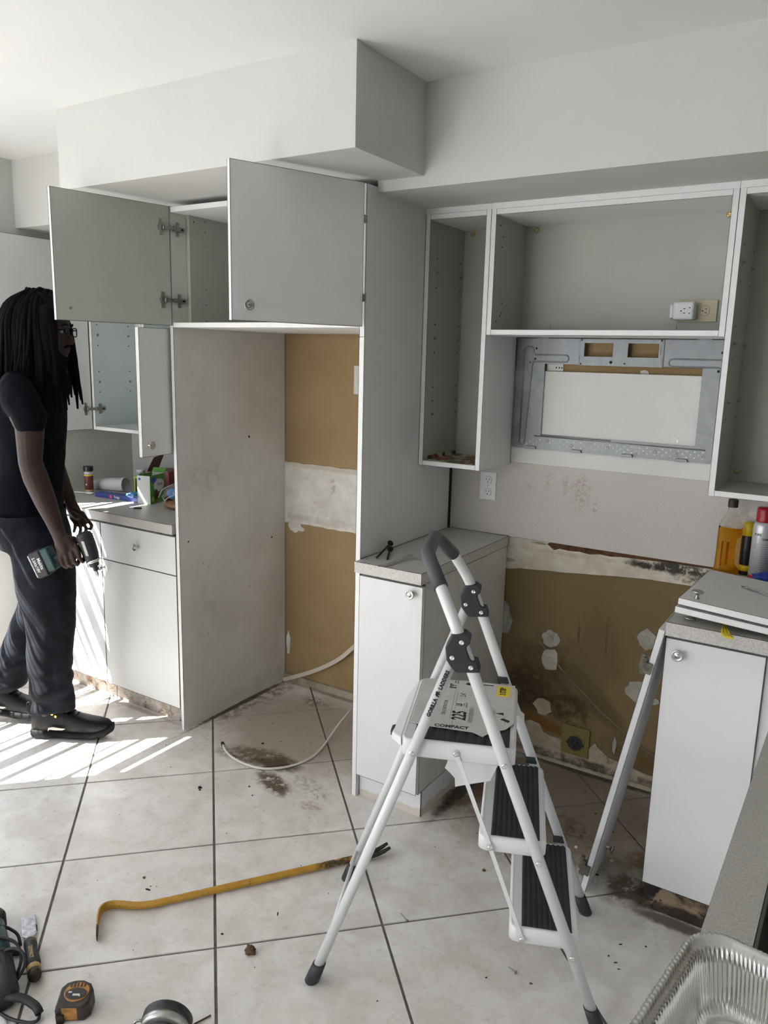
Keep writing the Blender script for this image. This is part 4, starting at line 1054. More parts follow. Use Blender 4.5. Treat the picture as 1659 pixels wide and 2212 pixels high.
for pts in ([(-.020, .155), (-.012, .150), (.02, .158), (.058, .160), (.058, .166), (.01, .164), (-.015, .166)], [(.083, -.045), (.104, -.06), (.108, -.048), (.090, -.036)], [(.070, -.012), (.092, -.020), (.090, -.004)]):
    MB().prism([LL(a, b, zt + .0012) for a, b in pts], V((0, 0, .0003))).build('print_shape', 'ink_black', lb)
pc = MB().prism([LL(a, -.125, b) for a, b in ((-.045, .659), (-.008, .657), (.086, .659), (.084, .625), (.068, .583), (.012, .566), (-.018, .556), (-.020, .580), (-.034, .594), (-.046, .604), (-.040, .622))], LW * .0012).build('torn_paper', 'label_white')
tag(pc, 'torn plain white label flap hanging under the ladder platform', 'paper')
MB().prism([LL(.124, .040, .690), LL(.146, .040, .672), LL(.146, .080, .672), LL(.124, .080, .690)], V((0, 0, .0015))).build('loose_flap', 'label_white', lb)

# ---------------------------------------------------------------- tools on the floor
def crowbar_mat():
    mt, nt, b = new_mat('bar_yellow'); P = pos(nt)
    n = noise_tex(nt, P, 45, 6, 0.75, 0.8); n2 = noise_tex(nt, P, 14, 4, 0.6, 1.0)
    col = mix(nt, mrange(nt, n2, 0.3, 0.7), (0.40, 0.205, 0.02), (0.50, 0.28, 0.03))
    col = mix(nt, mrange(nt, n, 0.605, 0.65), col, (0.05, 0.03, 0.015))
    col = stain(nt, P, col, (-1.30, 1.82, 0), (.09, .09, 1), (0.03, 0.024, 0.018), 0.9, nscale=40, namp=1.0, patch=(40, .40, .55))
    nt.links.new(col, b.inputs['Base Color']); b.inputs['Roughness'].default_value = 0.42
    bump(nt, b, n, 0.3, 0.003)
crowbar_mat()
simple('iron_dark', (0.045, 0.038, 0.032), 0.45, 0.7, var=0.4, vscale=60)
cb = thing('crowbar', 'long yellow wrecking bar with dark claw lying on the tiles', 'crowbar', (-1.46, 1.6, 0))
A0, A1 = V((-1.640, 1.356, .013)), V((-1.262, 1.880, .013)); dd = (A1 - A0).normalized(); sd = V((dd.y, -dd.x, 0)); up = V((0, 0, 1))
mb = MB()
def sect(p, d_, w_, h_, n=8):
    s_ = V((d_.y, -d_.x, 0)).normalized()
    pts = []
    for i in range(n):
        a = 2 * math.pi * (i + .5) / n
        x, y = math.cos(a), math.sin(a)
        k = 1 / max(abs(x), abs(y)) ** .55
        pts.append(V((p.x, p.y, max(p.z, h_ + .0004))) + s_ * (x * w_ * k) + up * (y * h_ * k * .93))
    return pts
secs = [(V((-1.655, 1.187, .02)), V((-.77, .63, 0)) * -1, .0016, .018), (V((-1.690, 1.216, .02)), V((.77, -.63, 0)), .0035, .018), (V((-1.725, 1.247, .018)), V((.80, -.60, 0)), .006, .0165)]
pts = [(V((-1.655, 1.184, .018)), .0018, .0175), (V((-1.685, 1.209, .018)), .0035, .0175), (V((-1.715, 1.235, .018)), .0050, .0172), (V((-1.735, 1.258, .017)), .0062, .0165), (V((-1.737, 1.280, .016)), .0075, .0150), (V((-1.722, 1.300, .015)), .0085, .0135), (V((-1.695, 1.316, .014)), .0095, .0122), (V((-1.665, 1.334, .0125)), .0105, .0112), (A0 + dd * .01, .0110, .0110)]
Ltot = (A1 - A0).length
for t in (.05, .0575, .065, .085, .0925, .10, .14, .1475, .155):
    pts.append((A0 + dd * (t + .0), .0110 if round(t * 1000) % 75 not in (57, 42, 72) else .0094, .0110 if t not in (.0575, .0925, .1475) else .0094))
for t in (.3, .45, .52, .5275, .535, .57, .5775, .585, Ltot): pts.append((A0 + dd * t, .0110 if t not in (.5275, .5775) else .0095, .0110 if t not in (.5275, .5775) else .0095))
head_ = pts[:9]
for _ in range(2):
    nw = [head_[0]]
    for (p, a_, b_), (q, c_, d_) in zip(head_, head_[1:]):
        nw += [(p * .75 + q * .25, a_ * .75 + c_ * .25, b_ * .75 + d_ * .25), (p * .25 + q * .75, a_ * .25 + c_ * .75, b_ * .25 + d_ * .75)]
    head_ = nw + [head_[-1]]
pts = head_ + pts[9:]
rings = []
for i, (p, w_, h_) in enumerate(pts):
    a = pts[max(i - 1, 0)][0]; b = pts[min(i + 1, len(pts) - 1)][0]
    t = (b - a); t.z = 0; rings.append(sect(p, t.normalized(), w_, h_))
mb.loft(rings, smooth=False); mb.build('bar', 'bar_yellow', cb, bevel=.001)
mb = MB()
base = A1 + dd * .0
rg = [sect(base - dd * .004, dd, .0105, .0105), sect(base + dd * .02, dd, .0125, .0085), sect(base + dd * .045, dd, .0150, .0060)]
mb.loft(rg, smooth=False)
for s in (-1, 1):
    q0 = base + dd * .042 + sd * (s * .0085)
    rg = [sect(q0 + V((0, 0, 0)), dd, .0080, .0062), sect(q0 + dd * .028 + sd * s * .0012 + up * .004, dd, .0085, .0060), sect(q0 + dd * .052 + sd * s * .0026 + up * .011, dd, .0085, .0050), sect(q0 + dd * .072 + sd * s * .0035 + up * .020, dd, .0070, .0028)]
    mb.loft(rg, smooth=False)
mb.build('claw', 'iron_dark', cb, bevel=.0008)
MB().loft([sect(V((-1.6545, 1.1836, .018)), V((.77, -.63, 0)), .0022, .0178), sect(V((-1.678, 1.203, .018)), V((.77, -.63, 0)), .0036, .0178)], smooth=False).build('chisel_edge', 'iron_dark', cb)

# chisel
simple('steel_blade', (0.50, 0.49, 0.50), 0.32, 0.9, var=0.35, vscale=70)
simple('grip_black', (0.022, 0.020, 0.022), 0.6, var=0.2, vscale=90)
simple('grip_yellow', (0.42, 0.27, 0.09), 0.5, var=0.25, vscale=60)
ch = thing('chisel', 'wide wood chisel with black and yellow handle on the tiles', 'chisel', (-1.78, 1.07, 0))
B0, B1, H1 = V((-1.893, 1.133, .006)), V((-1.806, 1.080, .010)), V((-1.664, 1.001, .0185))
d = (B1 - B0).normalized(); s_ = V((d.y, -d.x, 0)); 
mb = MB(); w2 = .0185
mb.prism([B0 - s_ * w2, B1 - d * .016 - s_ * w2, B1 - s_ * .005, B1 + s_ * .005, B1 - d * .016 + s_ * w2, B0 + s_ * w2], V((0, 0, .0035)))
mb.cyl(B1 - d * .003 + V((0, 0, .002)), B1 + d * .014 + V((0, 0, .003)), .0055, n=10); bld = mb.build('blade', 'steel_blade', ch, bevel=.0012)
nb = MB()
for i in range(4): p = B0 + d * (.050 + i * .007) - s_ * w2 + V((0, 0, -.0003)); nb.box(p.x - .0025, p.x + .0025, p.y - .001, p.y + .001, p.z, p.z + .0042)
nb.build('notch', 'iron_dark', bld)
hd = (H1 - (B1 + d * .012)).normalized(); h0 = B1 + d * .012 + V((0, 0, .006))
MB().lathe([(.009, 0), (.0155, .004), (.0165, .018), (.0140, .03), (.0150, .036)], h0, hd, 18).build('collar', 'grip_yellow', ch)
MB().lathe([(.0168, .010), (.0172, .03), (.0150, .045), (.0180, .075), (.0190, .100), (.0175, .120)], h0, hd, 18).build('grip', 'grip_black', ch)
MB().lathe([(.0178, .119), (.0182, .128), (.0172, .137)], h0, hd, 18).build('end_band', 'grip_yellow', ch)
MB().lathe([(.0168, .136), (.0172, .148), (.0150, .156), (.006, .158)], h0, hd, 18).build('strike_cap', 'iron_dark', ch)
nrm = (V((0, 0, 1)) - hd * hd.z).normalized(); nrm = (nrm + V((.35, -.35, 0))).normalized(); nrm = (nrm - hd * nrm.dot(hd)).normalized()
text_mesh('grip_lettering', 'DEWALT', .0125, local(h0 + hd * .076 + nrm * .0183, hd, nrm.cross(hd), nrm), 'grip_yellow', ch, depth=.0006, sx=1.0, bold=.0006)

# tape measure
simple('case_orange', (0.42, 0.20, 0.04), 0.45, var=0.5, vscale=45)
simple('case_grime', (0.035, 0.028, 0.024), 0.5, var=0.5, vscale=60)
tm = thing('tape_measure', 'grimy black and orange tape measure on the tiles', 'tape measure', (-1.50, 1.0, 0))
ex_ = V((-.58, .81, 0)).normalized(); ey_ = V((.81, .58, 0)).normalized()
TM = local((-1.507, 1.012, 0.0), ex_, ey_, V((0, 0, 1))) @ Matrix.Rotation(math.radians(-8), 4, 'Y') @ Matrix.Scale(1.03, 4)
def body_ring(z, sc, hx=.036, hy=.039, cut=.012):
    pts = [(-hx, -hy + .002), (hx - .020, -hy), (hx - .006, -hy + .010), (hx, -hy + .028), (hx, hy - .028), (hx - .008, hy - .010), (hx - .024, hy), (-hx + .014, hy), (-hx, hy - .012)]
    return [V((x * sc, y * sc, z)) for x, y in pts]
mb = MB(TM); mb.loft([body_ring(.004, .95), body_ring(.008, 1.0), body_ring(.046, 1.0), body_ring(.052, .94)], smooth=False); tb = mb.build('case', 'case_grime', tm, bevel=.003)
mb = MB(TM); mb.loft([body_ring(.010, 1.03, .036, .024), body_ring(.047, 1.03, .036, .024)], smooth=False); mb.build('side_band', 'case_orange', tm, bevel=.002)
mb = MB(TM)
def ell(cx, cy, a, b, z, n=24): return [V((cx + a * math.cos(2 * math.pi * i / n), cy + b * math.sin(2 * math.pi * i / n), z)) for i in range(n)]
mb.loft([ell(.002, .003, .026, .030, .051), ell(.002, .003, .025, .029, .0545)], smooth=False); mb.build('face_ring', 'case_orange', tm, bevel=.0015)
mb = MB(TM); mb.loft([ell(-.004, .003, .016, .026, .054), ell(-.004, .003, .015, .025, .0555)], smooth=False); fcp = mb.build('worn_label', 'case_grime', tm)
mb = MB(TM)
for k in range(5): mb.box(.014, .024, -.016 + k * .008, -.013 + k * .008, .0542, .0562)
mb.build('grip_ridge', 'case_grime', tm)
mb = MB(TM); mb.box(-.010, -.005, -.004, .012, .0555, .0560); mb.box(-.012, -.008, .010, .014, .0555, .0560); mb.box(-.002, .001, -.016, -.008, .0555, .0560); mb.build('label_scrap', 'label_paper', tm)
mb = MB(TM); mb.box(-.030, -.012, -.0405, -.030, .012, .034); mb.build('lock_window', 'black_hole', tm)
mb = MB(TM); mb.box(-.043, -.036, -.036, -.018, .004, .030); mb.box(-.050, -.043, -.036, -.022, .004, .008); mb.build('tape_hook', 'iron_dark', tm, bevel=.001)

# corded grinder at the left edge
simple('tool_teal', (0.012, 0.055, 0.058), 0.45, var=0.2, vscale=60)
simple('tool_black', (0.018, 0.019, 0.021), 0.5, var=0.3, vscale=80)
simple('cable_rubber', (0.016, 0.016, 0.018), 0.55)
gr = thing('corded_grinder', 'teal and black corded angle grinder with coiled cable, cut by the left edge', 'power tool', (-1.72, .93, 0))
g0, g1 = V((-1.905, 1.030, .040)), V((-1.640, .905, .036)); gd = (g1 - g0).normalized()
MB().lathe([(.028, 0), (.034, .01), (.036, .10), (.034, .15)], g0, gd, 24).build('motor_housing', 'tool_teal', gr)
bk = MB().lathe([(.034, .148), (.0365, .155), (.0365, .21), (.036, .27), (.031, .287), (.016, .291)], g0, gd, 24).build('rear_housing', 'tool_black', gr)
mb = MB()
for k in range(5):
    a_ = math.radians(35 + k * 22); r1 = gd.orthogonal().normalized(); r2_ = gd.cross(r1)
    c_ = g0 + gd * .185 + (r1 * math.cos(a_) + r2_ * math.sin(a_)) * .0366
for k in range(5):
    a_ = math.radians(-50 + 22 * k); n_ = (V((0, 0, 1)) * math.cos(a_) + gd.cross(V((0, 0, 1))).normalized() * math.sin(a_)).normalized()
    mb.prism([g0 + gd * .168 + n_ * .0362 + gd.cross(n_) * .0012, g0 + gd * .205 + n_ * .0362 + gd.cross(n_) * .0012, g0 + gd * .205 + n_ * .0362 - gd.cross(n_) * .0012, g0 + gd * .168 + n_ * .0362 - gd.cross(n_) * .0012], n_ * .0008)
mb.build('vent_slot', 'black_hole', bk)
MB().box(-1.99, -1.895, 1.00, 1.075, .008, .066).build('gear_head', 'iron_dark', gr, bevel=.012)
MB().cyl((-1.952, 1.030, .002), (-1.952, 1.030, .010), .058, n=32).build('cutting_disc', 'iron_dark', gr)
MB().tube(fillet([V((-1.648, .912, .040)), V((-1.612, .938, .034)), V((-1.575, .946, .022)), V((-1.560, .944, .012))], .02), [.0125] * 3 + [.0115] * 4 + [.010] * 50 if False else .0105, 12).build('cable_boot', 'cable_rubber', gr)
cps = [(-1.562, .945, .011), (-1.548, .932, .007), (-1.560, .917, .006), (-1.612, .896, .006), (-1.68, .893, .007), (-1.74, .905, .02), (-1.765, .950, .052), (-1.750, .99, .075), (-1.715, 1.005, .070), (-1.690, .995, .05), (-1.690, .968, .02), (-1.700, .94, .015)]
MB().tube(fillet([V(p) for p in cps], .04, 6), .0042, 8).build('cable', 'cable_rubber', gr)
cps = [(-1.700, .965, .010), (-1.72, 1.005, .045), (-1.765, 1.020, .062), (-1.80, 1.00, .075), (-1.835, .975, .070), (-1.86, .955, .03), (-1.84, .98, .006), (-1.78, 1.04, .006), (-1.745, 1.035, .02), (-1.74, .99, .07), (-1.80, .955, .078), (-1.85, .945, .03)]
MB().tube(fillet([V(p) for p in cps], .04, 6), .0042, 8).build('cable', 'cable_rubber', gr)
cps = [(-1.81, 1.055, .006), (-1.84, 1.068, .02), (-1.86, 1.045, .05), (-1.85, 1.01, .078), (-1.80, .97, .080), (-1.77, .93, .06), (-1.76, .91, .01)]
MB().tube(fillet([V(p) for p in cps], .03, 6), .0042, 8).build('cable', 'cable_rubber', gr)
wd_ = MB().lathe([(.062, 0), (.062, .003), (.055, .0045), (.012, .003), (.011, 0)], (-1.640, .835, .001), (0, 0, 1), 40).build('grinding_disc', 'plastic_white')
tag(wd_, 'pale round disc at the lower left corner beside the grinder cable', 'disc')

# second power tool, bottom edge
pt = thing('angle_grinder', 'black power tool head with a shiny metal guard clamp at the bottom edge', 'power tool', (-1.26, 1.03, 0))
gc = V((-1.232, 1.046, .0585)); gn = V((-.50, .84, .16)).normalized()
MB().lathe([(.044, -.006), (.050, -.005), (.0560, -.003), (.0570, .006), (.0565, .016), (.052, .017), (.050, .010), (.044, .0)], gc, gn, 40).build('guard_ring', 'steel_satin', pt)
MB().lathe([(.040, .010), (.0565, .0155), (.0590, .018), (.0590, .034), (.055, .038), (.001, .038)], gc, gn, 40).build('guard_skirt', 'tool_black', pt)
MB().lathe([(.042, .004), (.042, -.010), (.037, -.013), (.036, -.034), (.036, -.040), (.040, -.060), (.040, -.10), (.001, -.101)], gc, gn, 32).build('gear_housing', 'tool_black', pt)
sl_ = V((-.85, -.53, 0))
MB().tube([gc - gn * .070 + V((0, 0, -.012)), gc - gn * .080 + sl_ * .06 + V((0, 0, -.018)), gc - gn * .09 + sl_ * .14 + V((0, 0, -.026))], [.033, .033, .030], 20).build('tool_body', 'tool_black', pt)
pl_ = gc + sl_ * .050 + V((0, 0, .022)); pr_ = gc - sl_ * .052 + V((0, 0, .020))
MB().tube(fillet([pl_ + V((.010, .004, -.006)), pl_ + V((-.002, 0, .006)), pl_ + V((-.014, -.008, .004)), pl_ + V((-.018, -.014, -.010)), pl_ + V((-.010, -.010, -.018))], .006), .0035, 8).build('clamp_lever', 'steel_dark', pt)
MB().cyl(pr_ + V((-.006, -.012, .008)), pr_ + V((.008, .002, -.010)), .0080, n=14).build('clamp_bolt', 'steel_satin', pt)
MB().cyl(pr_ + V((-.0065, -.0125, .0086)), pr_ + V((-.0060, -.0120, .0080)), .0045, n=12).build('bolt_bore', 'black_hole', pt)

# ---------------------------------------------------------------- water tube and white trim strip in the alcove
simple('tube_white', (0.66, 0.63, 0.57), 0.4)
simple('trim_cream', (0.56, 0.51, 0.42), 0.5)
wt = thing('water_tube', 'thin white water tube curling across the alcove floor', 'tube', (-1.95, 2.3, 0))
tp_ = [(-2.147, 2.186, .010), (-2.110, 2.160, .007), (-2.060, 2.138, .006), (-1.992, 2.126, .006), (-1.93, 2.128, .006), (-1.884, 2.141, .006), (-1.83, 2.185, .006), (-1.795, 2.25, .006), (-1.782, 2.33, .006), (-1.800, 2.423, .008), (-1.828, 2.53, .02), (-1.845, 2.62, .035), (-1.86, 2.72, .05), (-1.84, 2.80, .03), (-1.74, 2.84, .012), (-1.56, 2.85, .010)]
MB().tube(fillet([V(p) for p in tp_], .06, 5), .0048, 8).build('hose', 'tube_white', wt)
MB().cyl((-2.158, 2.194, .011), (-2.144, 2.184, .0095), .0072, n=10).build('end_ferrule', 'iron_dark', wt)
ts = MB()
sp = [(-2.368, 2.842, .012), (-2.226, 2.842, .078), (-2.114, 2.842, .140), (-2.019, 2.842, .206), (-1.941, 2.842, .284), (-1.80, 2.842, .44), (-1.62, 2.842, .70)]
pts = fillet([V(p) for p in sp], .08, 4)
for i in range(len(pts) - 1):
    pass
rg = []
for i, p in enumerate(pts):
    t = (pts[min(i + 1, len(pts) - 1)] - pts[max(i - 1, 0)]).normalized(); nn_ = t.cross(V((0, 1, 0))).normalized()
    hw_ = .0095
    rg.append([p + nn_ * hw_ + V((0, .003, 0)), p + nn_ * hw_ - V((0, .003, 0)), p - nn_ * hw_ - V((0, .003, 0)), p - nn_ * hw_ + V((0, .003, 0))])
ts.loft(rg, smooth=False); t_ = ts.build('flexible_trim', 'trim_cream')
tag(t_, 'flat cream trim strip peeling diagonally up the alcove back wall', 'trim')

# ---------------------------------------------------------------- foil pan on the worktop
def foil_mat():
    mt, nt, b = new_mat('foil'); P = pos(nt)
    b.inputs['Base Color'].default_value = (0.78, 0.78, 0.77, 1); b.inputs['Metallic'].default_value = 1.0; b.inputs['Roughness'].default_value = 0.24
    n = noise_tex(nt, P, 60, 4, 0.6, 0.5); bump(nt, b, n, 0.15, 0.003)
foil_mat()
fp = thing('foil_pan', 'deep shiny aluminium foil baking pan at the lower right corner', 'pan', (.03, .70, .915))
PX, PY = V((.990, -.135, 0)).normalized(), V((.135, .990, 0)).normalized()
pc0 = V((-.107, .866, 0)); PW, PH = .255, .325
NN = 1080
def rrect(off, z, r, ruf=0.0, ph=0.0):
    """rounded-rectangle ring, inset by off; ruf: pleat amplitude"""
    a0, a1, b0, b1 = off, PW - off, -PH + off, -off
    per = []
    segs = [((a1 - r, b1 - r), 0), ((a0 + r, b1 - r), 90), ((a0 + r, b0 + r), 180), ((a1 - r, b0 + r), 270)]
    out = []
    m_ = NN // 4; nc = 60
    for k, ((cx, cy), st) in enumerate(segs):
        for i in range(nc):
            t = math.radians(st + 90 * i / nc); out.append((cx + r * math.cos(t), cy + r * math.sin(t), math.cos(t), math.sin(t)))
        (nx_, ny_), st2 = segs[(k + 1) % 4]
        e = math.radians(st + 90)
        sx, sy = cx + r * math.cos(e), cy + r * math.sin(e); tx, ty = nx_ + r * math.cos(e), ny_ + r * math.sin(e)
        for i in range(m_ - nc):
            t = i / (m_ - nc); out.append((sx + (tx - sx) * t, sy + (ty - sy) * t, math.cos(e), math.sin(e)))
    res_ = []
    for i, (x, y, nx_, ny_) in enumerate(out):
        k = ruf * (math.sin(i * math.pi * 2 / 6 + ph) + .25 * math.sin(i * .137 + 1)) if ruf else 0
        p = pc0 + PX * (x + nx_ * k) + PY * (y + ny_ * k); res_.append(V((p.x, p.y, z + (k * .6 if ruf else 0))))
    return res_
Zr = .984
mb = MB()
prof = [(.004, Zr - .007, .038, .0005), (.0, Zr - .003, .040, .0006), (.001, Zr + .001, .040, .0006), (.004, Zr + .002, .038, .0005), (.007, Zr, .036, .0004), (.009, Zr - .002, .036, .0006), (.013, Zr - .003, .034, .0009), (.016, Zr - .006, .033, .0011), (.020, Zr - .022, .032, .0012), (.025, Zr - .045, .030, .0010), (.029, Zr - .062, .028, .0004), (.034, .9172, .026, 0), (.040, .9165, .024, 0), (.044, .9195, .022, 0), (.047, .9195, .022, 0), (.052, .9165, .02, 0), (.058, .9185, .018, 0), (.064, .9165, .015, 0)]
mb.loft([rrect(*p) for p in prof], cap=False)
r_in = rrect(*prof[-1]); mb.add(r_in, [tuple(range(len(r_in)))], False)
o = mb.build('pan_shell', 'foil', fp, fixn=True)
sol = o.modifiers.new('solid', 'SOLIDIFY'); sol.thickness = .0006
MB().tube(rrect(.002, Zr - .001, .039, .0005)[::2] + [rrect(.002, Zr - .001, .039, .0005)[0]], .0028, 7).build('rolled_rim', 'foil', fp)

# ---------------------------------------------------------------- things on the right worktop
def loose_panel(label, M, wd, dp, knob_at, knob_n):
    o = MB(M).box(0, wd, 0, dp, 0, .018).build('loose_door', ['melamine_white', 'melamine_edge'], None, bevel=.0008)
    for p in o.data.polygons:
        if abs(p.normal.z) < .5: p.material_index = 1
    tag(o, label, 'door', 'detached cabinet doors stacked on the right worktop')
    R_ = M.to_3x3(); knob(o, M @ V(knob_at), R_ @ V(knob_n))
    sm = MB(M)
    for z in (0, .018):
        seam(sm, (0, 0, z), (wd, 0, z), .0006); seam(sm, (0, 0, z), (0, dp, z), .0006)
    sm.build('edge_seam', 'edge_glue', o)
    return o
M1 = Matrix.Translation((-.4145, 2.160, .9445)) @ Matrix.Rotation(math.radians(3.5), 4, 'Y')
loose_panel('lower detached white door on the right worktop, propped on its knob', M1, .46, .355, (.034, .048, 0), (0, 0, -1))
M2 = Matrix.Translation((-.4085, 2.163, .9685)) @ Matrix.Rotation(math.radians(-2.2), 4, 'Z') @ Matrix.Rotation(math.radians(3.1), 4, 'Y')
loose_panel('upper detached white door on the right worktop, its knob pointing up', M2, .46, .372, (.040, .030, .018), (0, 0, 1))
# yellow scoop sticking out from under the doors
simple('plastic_yellow', (0.62, 0.47, 0.01), 0.35)
ys = thing('plastic_scoop', 'yellow plastic spoon end poking out under the stacked doors', 'utensil', (-.27, 2.16, .914))
mb = MB(); sc_ = [(-.290, 2.215, .004), (-.288, 2.190, .005), (-.284, 2.165, .010), (-.276, 2.135, .014), (-.270, 2.118, .0155), (-.264, 2.108, .012)]
rg = []
for x, y, r in sc_: rg.append([V((x + r * math.cos(t) * .95, y, .9195 + r * .28 * math.sin(t))) for t in [2 * math.pi * i / 14 for i in range(14)]])
mb.loft(rg); mb.build('bowl', 'plastic_yellow', ys)
for s in (-1, 0, 1): MB().tube([(-.290 + s * .004, 2.230, .922), (-.286 + s * .005, 2.175, .9235), (-.276 + s * .009, 2.130, .9235)], .0016, 6).build('rib', 'plastic_yellow', ys)
pn = thing('steel_pen', 'slim metal rod tool lying on the top detached door', 'tool', (-.21, 2.38, .985))
Rp = M2
MB(Rp).cyl((.135, .232, .0235), (.30, .155, .0235), .0045, n=12).build('barrel', 'chrome', pn)
MB(Rp).cyl((.115, .2415, .0225), (.137, .2315, .0235), .0022, .0042, n=10).build('tip', 'steel_dark', pn)

def glass(name, color, rough, ior=1.45):
    mt, nt, b = new_mat(name); b.inputs['Base Color'].default_value = c4(color); b.inputs['Roughness'].default_value = rough
    b.inputs['Transmission Weight'].default_value = 1.0; b.inputs['IOR'].default_value = ior; return mt
glass('clear_plastic', (0.92, 0.92, 0.90), 0.06, 1.15)
glass('amber_liquid', (0.80, 0.42, 0.04), 0.08, 1.12)
simple('cap_brown', (0.045, 0.032, 0.018), 0.5)
ob = thing('oil_bottle', 'clear plastic bottle of amber cleaner with brown cap by the splashback', 'bottle', (-.388, 2.800, .914))
BX, BY = V((.97, -.10, 0)).normalized(), V((.10, .97, 0)).normalized(); bc = V((-.386, 2.802, 0))
def bring(z, l, r_, hy, n=32):
    out = []
    for i in range(n):
        t = 2 * math.pi * i / n; x, y = math.cos(t), math.sin(t)
        k = 1 / max(abs(x), abs(y)) ** .45
        xx = (r_ if x > 0 else l) * x * k; out.append(bc + BX * xx + BY * (hy * y * k * .95) + V((0, 0, z)))
    return out
prof = [(.9145, .036, .036, .020), (.918, .040, .040, .024), (.930, .041, .041, .025), (.938, .040, .036, .025), (.950, .039, .024, .025), (1.00, .038, .021, .025), (1.035, .038, .024, .025), (1.050, .038, .036, .025), (1.062, .038, .039, .025), (1.078, .037, .038, .024)]
MB().loft([bring(*p) for p in prof]).build('liquid', 'amber_liquid', ob)
prof = [(1.0785, .037, .038, .024), (1.090, .035, .035, .023), (1.110, .027, .027, .019), (1.128, .016, .016, .014), (1.140, .0125, .0125, .0125), (1.152, .0125, .0125, .0125)]
MB().loft([bring(*p) for p in prof]).build('shoulder', 'clear_plastic', ob)
MB().lathe([(.0160, 0), (.0165, .002), (.0160, .010), (.0165, .011), (.0160, .024), (.014, .0265), (.001, .027)], bc + V((0, 0, 1.146)), (0, 0, 1), 24).build('cap', 'cap_brown', ob)
rb = MB(); rb.cyl(bc + BX * .004 - BY * .0245 + V((0, 0, .950)), bc + BX * .004 - BY * .0245 + V((0, 0, 1.03)), .0035, n=8); rb.cyl(bc + BX * -.014 - BY * .0245 + V((0, 0, .946)), bc + BX * -.014 - BY * .0245 + V((0, 0, 1.03)), .0028, n=8); rb.build('grip_rib', 'amber_liquid', ob)
simple('can_white', (0.62, 0.64, 0.66), 0.3, 0.3)
simple('cap_red', (0.38, 0.008, 0.018), 0.35)
simple('green_print', (0.02, 0.16, 0.06), 0.5)
simple('grey_print', (0.25, 0.27, 0.30), 0.4, 0.3)
sc1 = thing('spray_can', 'white cooking spray can with red cap beside the amber bottle', 'can', (-.284, 2.795, .914))
cc = V((-.284, 2.795, 0))
MB().lathe([(.030, 0), (.0325, .002), (.0325, .016)], cc + V((0, 0, .9142)), (0, 0, 1), 32).build('base_band', 'cap_red', sc1)
MB().lathe([(.0325, .016), (.0325, .170), (.031, .185), (.0265, .198)], cc + V((0, 0, .9142)), (0, 0, 1), 32).build('can_body', 'can_white', sc1)
MB().lathe([(.0272, .196), (.0272, .200), (.0262, .236), (.024, .243), (.001, .245)], cc + V((0, 0, .9142)), (0, 0, 1), 32).build('cap', 'cap_red', sc1)
def can_text(t, ang, z, size, mat, sx=1.0, vert=False, bold=0.0):
    a_ = math.radians(ang); n_ = V((math.cos(a_), math.sin(a_), 0)); x_ = V((-math.sin(a_), math.cos(a_), 0))
    text_mesh('print', t, size, local(cc + n_ * .0328 + V((0, 0, z)), x_, V((0, 0, 1)), n_), mat, sc1, depth=.0002, sx=sx, bold=bold)
for i_, l_ in enumerate('PURE'): can_text(l_, -128 + i_ * 10.5, 1.070, .011, 'green_print', .9, bold=.0003)
for i_, l_ in enumerate('CANOLA'): can_text(l_, -80 + i_ * 10, 1.056, .009, 'ink_black', .9, bold=.0004)
mb = MB()
for r_ in range(12):
    for sg in range(-6, 1):
        a_ = math.radians(-112 + 0 * sg); 
        for (aa, ab) in ((-132, -95),):
            pass
    z_ = .955 + r_ * .0075
    for aa, ab in ((-130 + (r_ % 3) * 3, -96), (-88, -40 - (r_ % 4) * 4)):
        n_ = 8
        ring_ = []
        for i in range(n_):
            t0, t1 = math.radians(aa + (ab - aa) * i / n_), math.radians(aa + (ab - aa) * (i + 1) / n_); rr_ = .0327
            mb.add([cc + V((rr_ * math.cos(t), rr_ * math.sin(t), z_ + dz)) for t, dz in ((t0, 0), (t1, 0), (t1, .0015), (t0, .0015))], [(0, 1, 2, 3)])
q = mb.build('fine_print', 'grey_print', sc1, fixn=False); q['kind'] = 'stuff'
bb = thing('squeeze_bottle', 'dark bottle with yellow neck squeezed between amber bottle and spray can', 'bottle', (-.334, 2.840, .914))
MB().lathe([(.018, 0), (.020, .003), (.020, .125), (.017, .14), (.012, .15)], (-.333, 2.838, .9142), (0, 0, 1), 24).build('body', 'plastic_black', bb)
MB().lathe([(.0178, .128), (.0185, .150), (.0178, .175), (.010, .182)], (-.333, 2.838, .9142), (0, 0, 1), 24).build('neck', 'plastic_yellow', bb)
MB().lathe([(.0204, .014), (.0204, .034)], (-.333, 2.838, .9142), (0, 0, 1), 24).build('lower_label', 'plastic_yellow', bb)
simple('latex_blue', (0.012, 0.045, 0.36), 0.4)
gl = MB(); gl.sphere((0, 0, 0), 1, 40, 24)
for i, p in enumerate(gl.v):
    d_ = noise.noise(p * 1.9) * .45 + noise.noise(p * 5) * .22
    q = p * (1 + d_); gl.v[i] = V((-.246 + q.x * .040, 2.690 + q.y * .042, .9150 + .026 + max(-.95, q.z) * .026))
g_ = gl.build('rubber_glove', 'latex_blue'); tag(g_, 'crumpled bright blue rubber glove behind the stacked doors', 'glove')
gm = MB(); gm.box(-.315, -.262, 2.615, 2.640, .9145, .955); gq = gm.build('black_clip', 'plastic_char', None, bevel=.006); tag(gq, 'small dark plastic piece in front of the blue glove', 'clip')

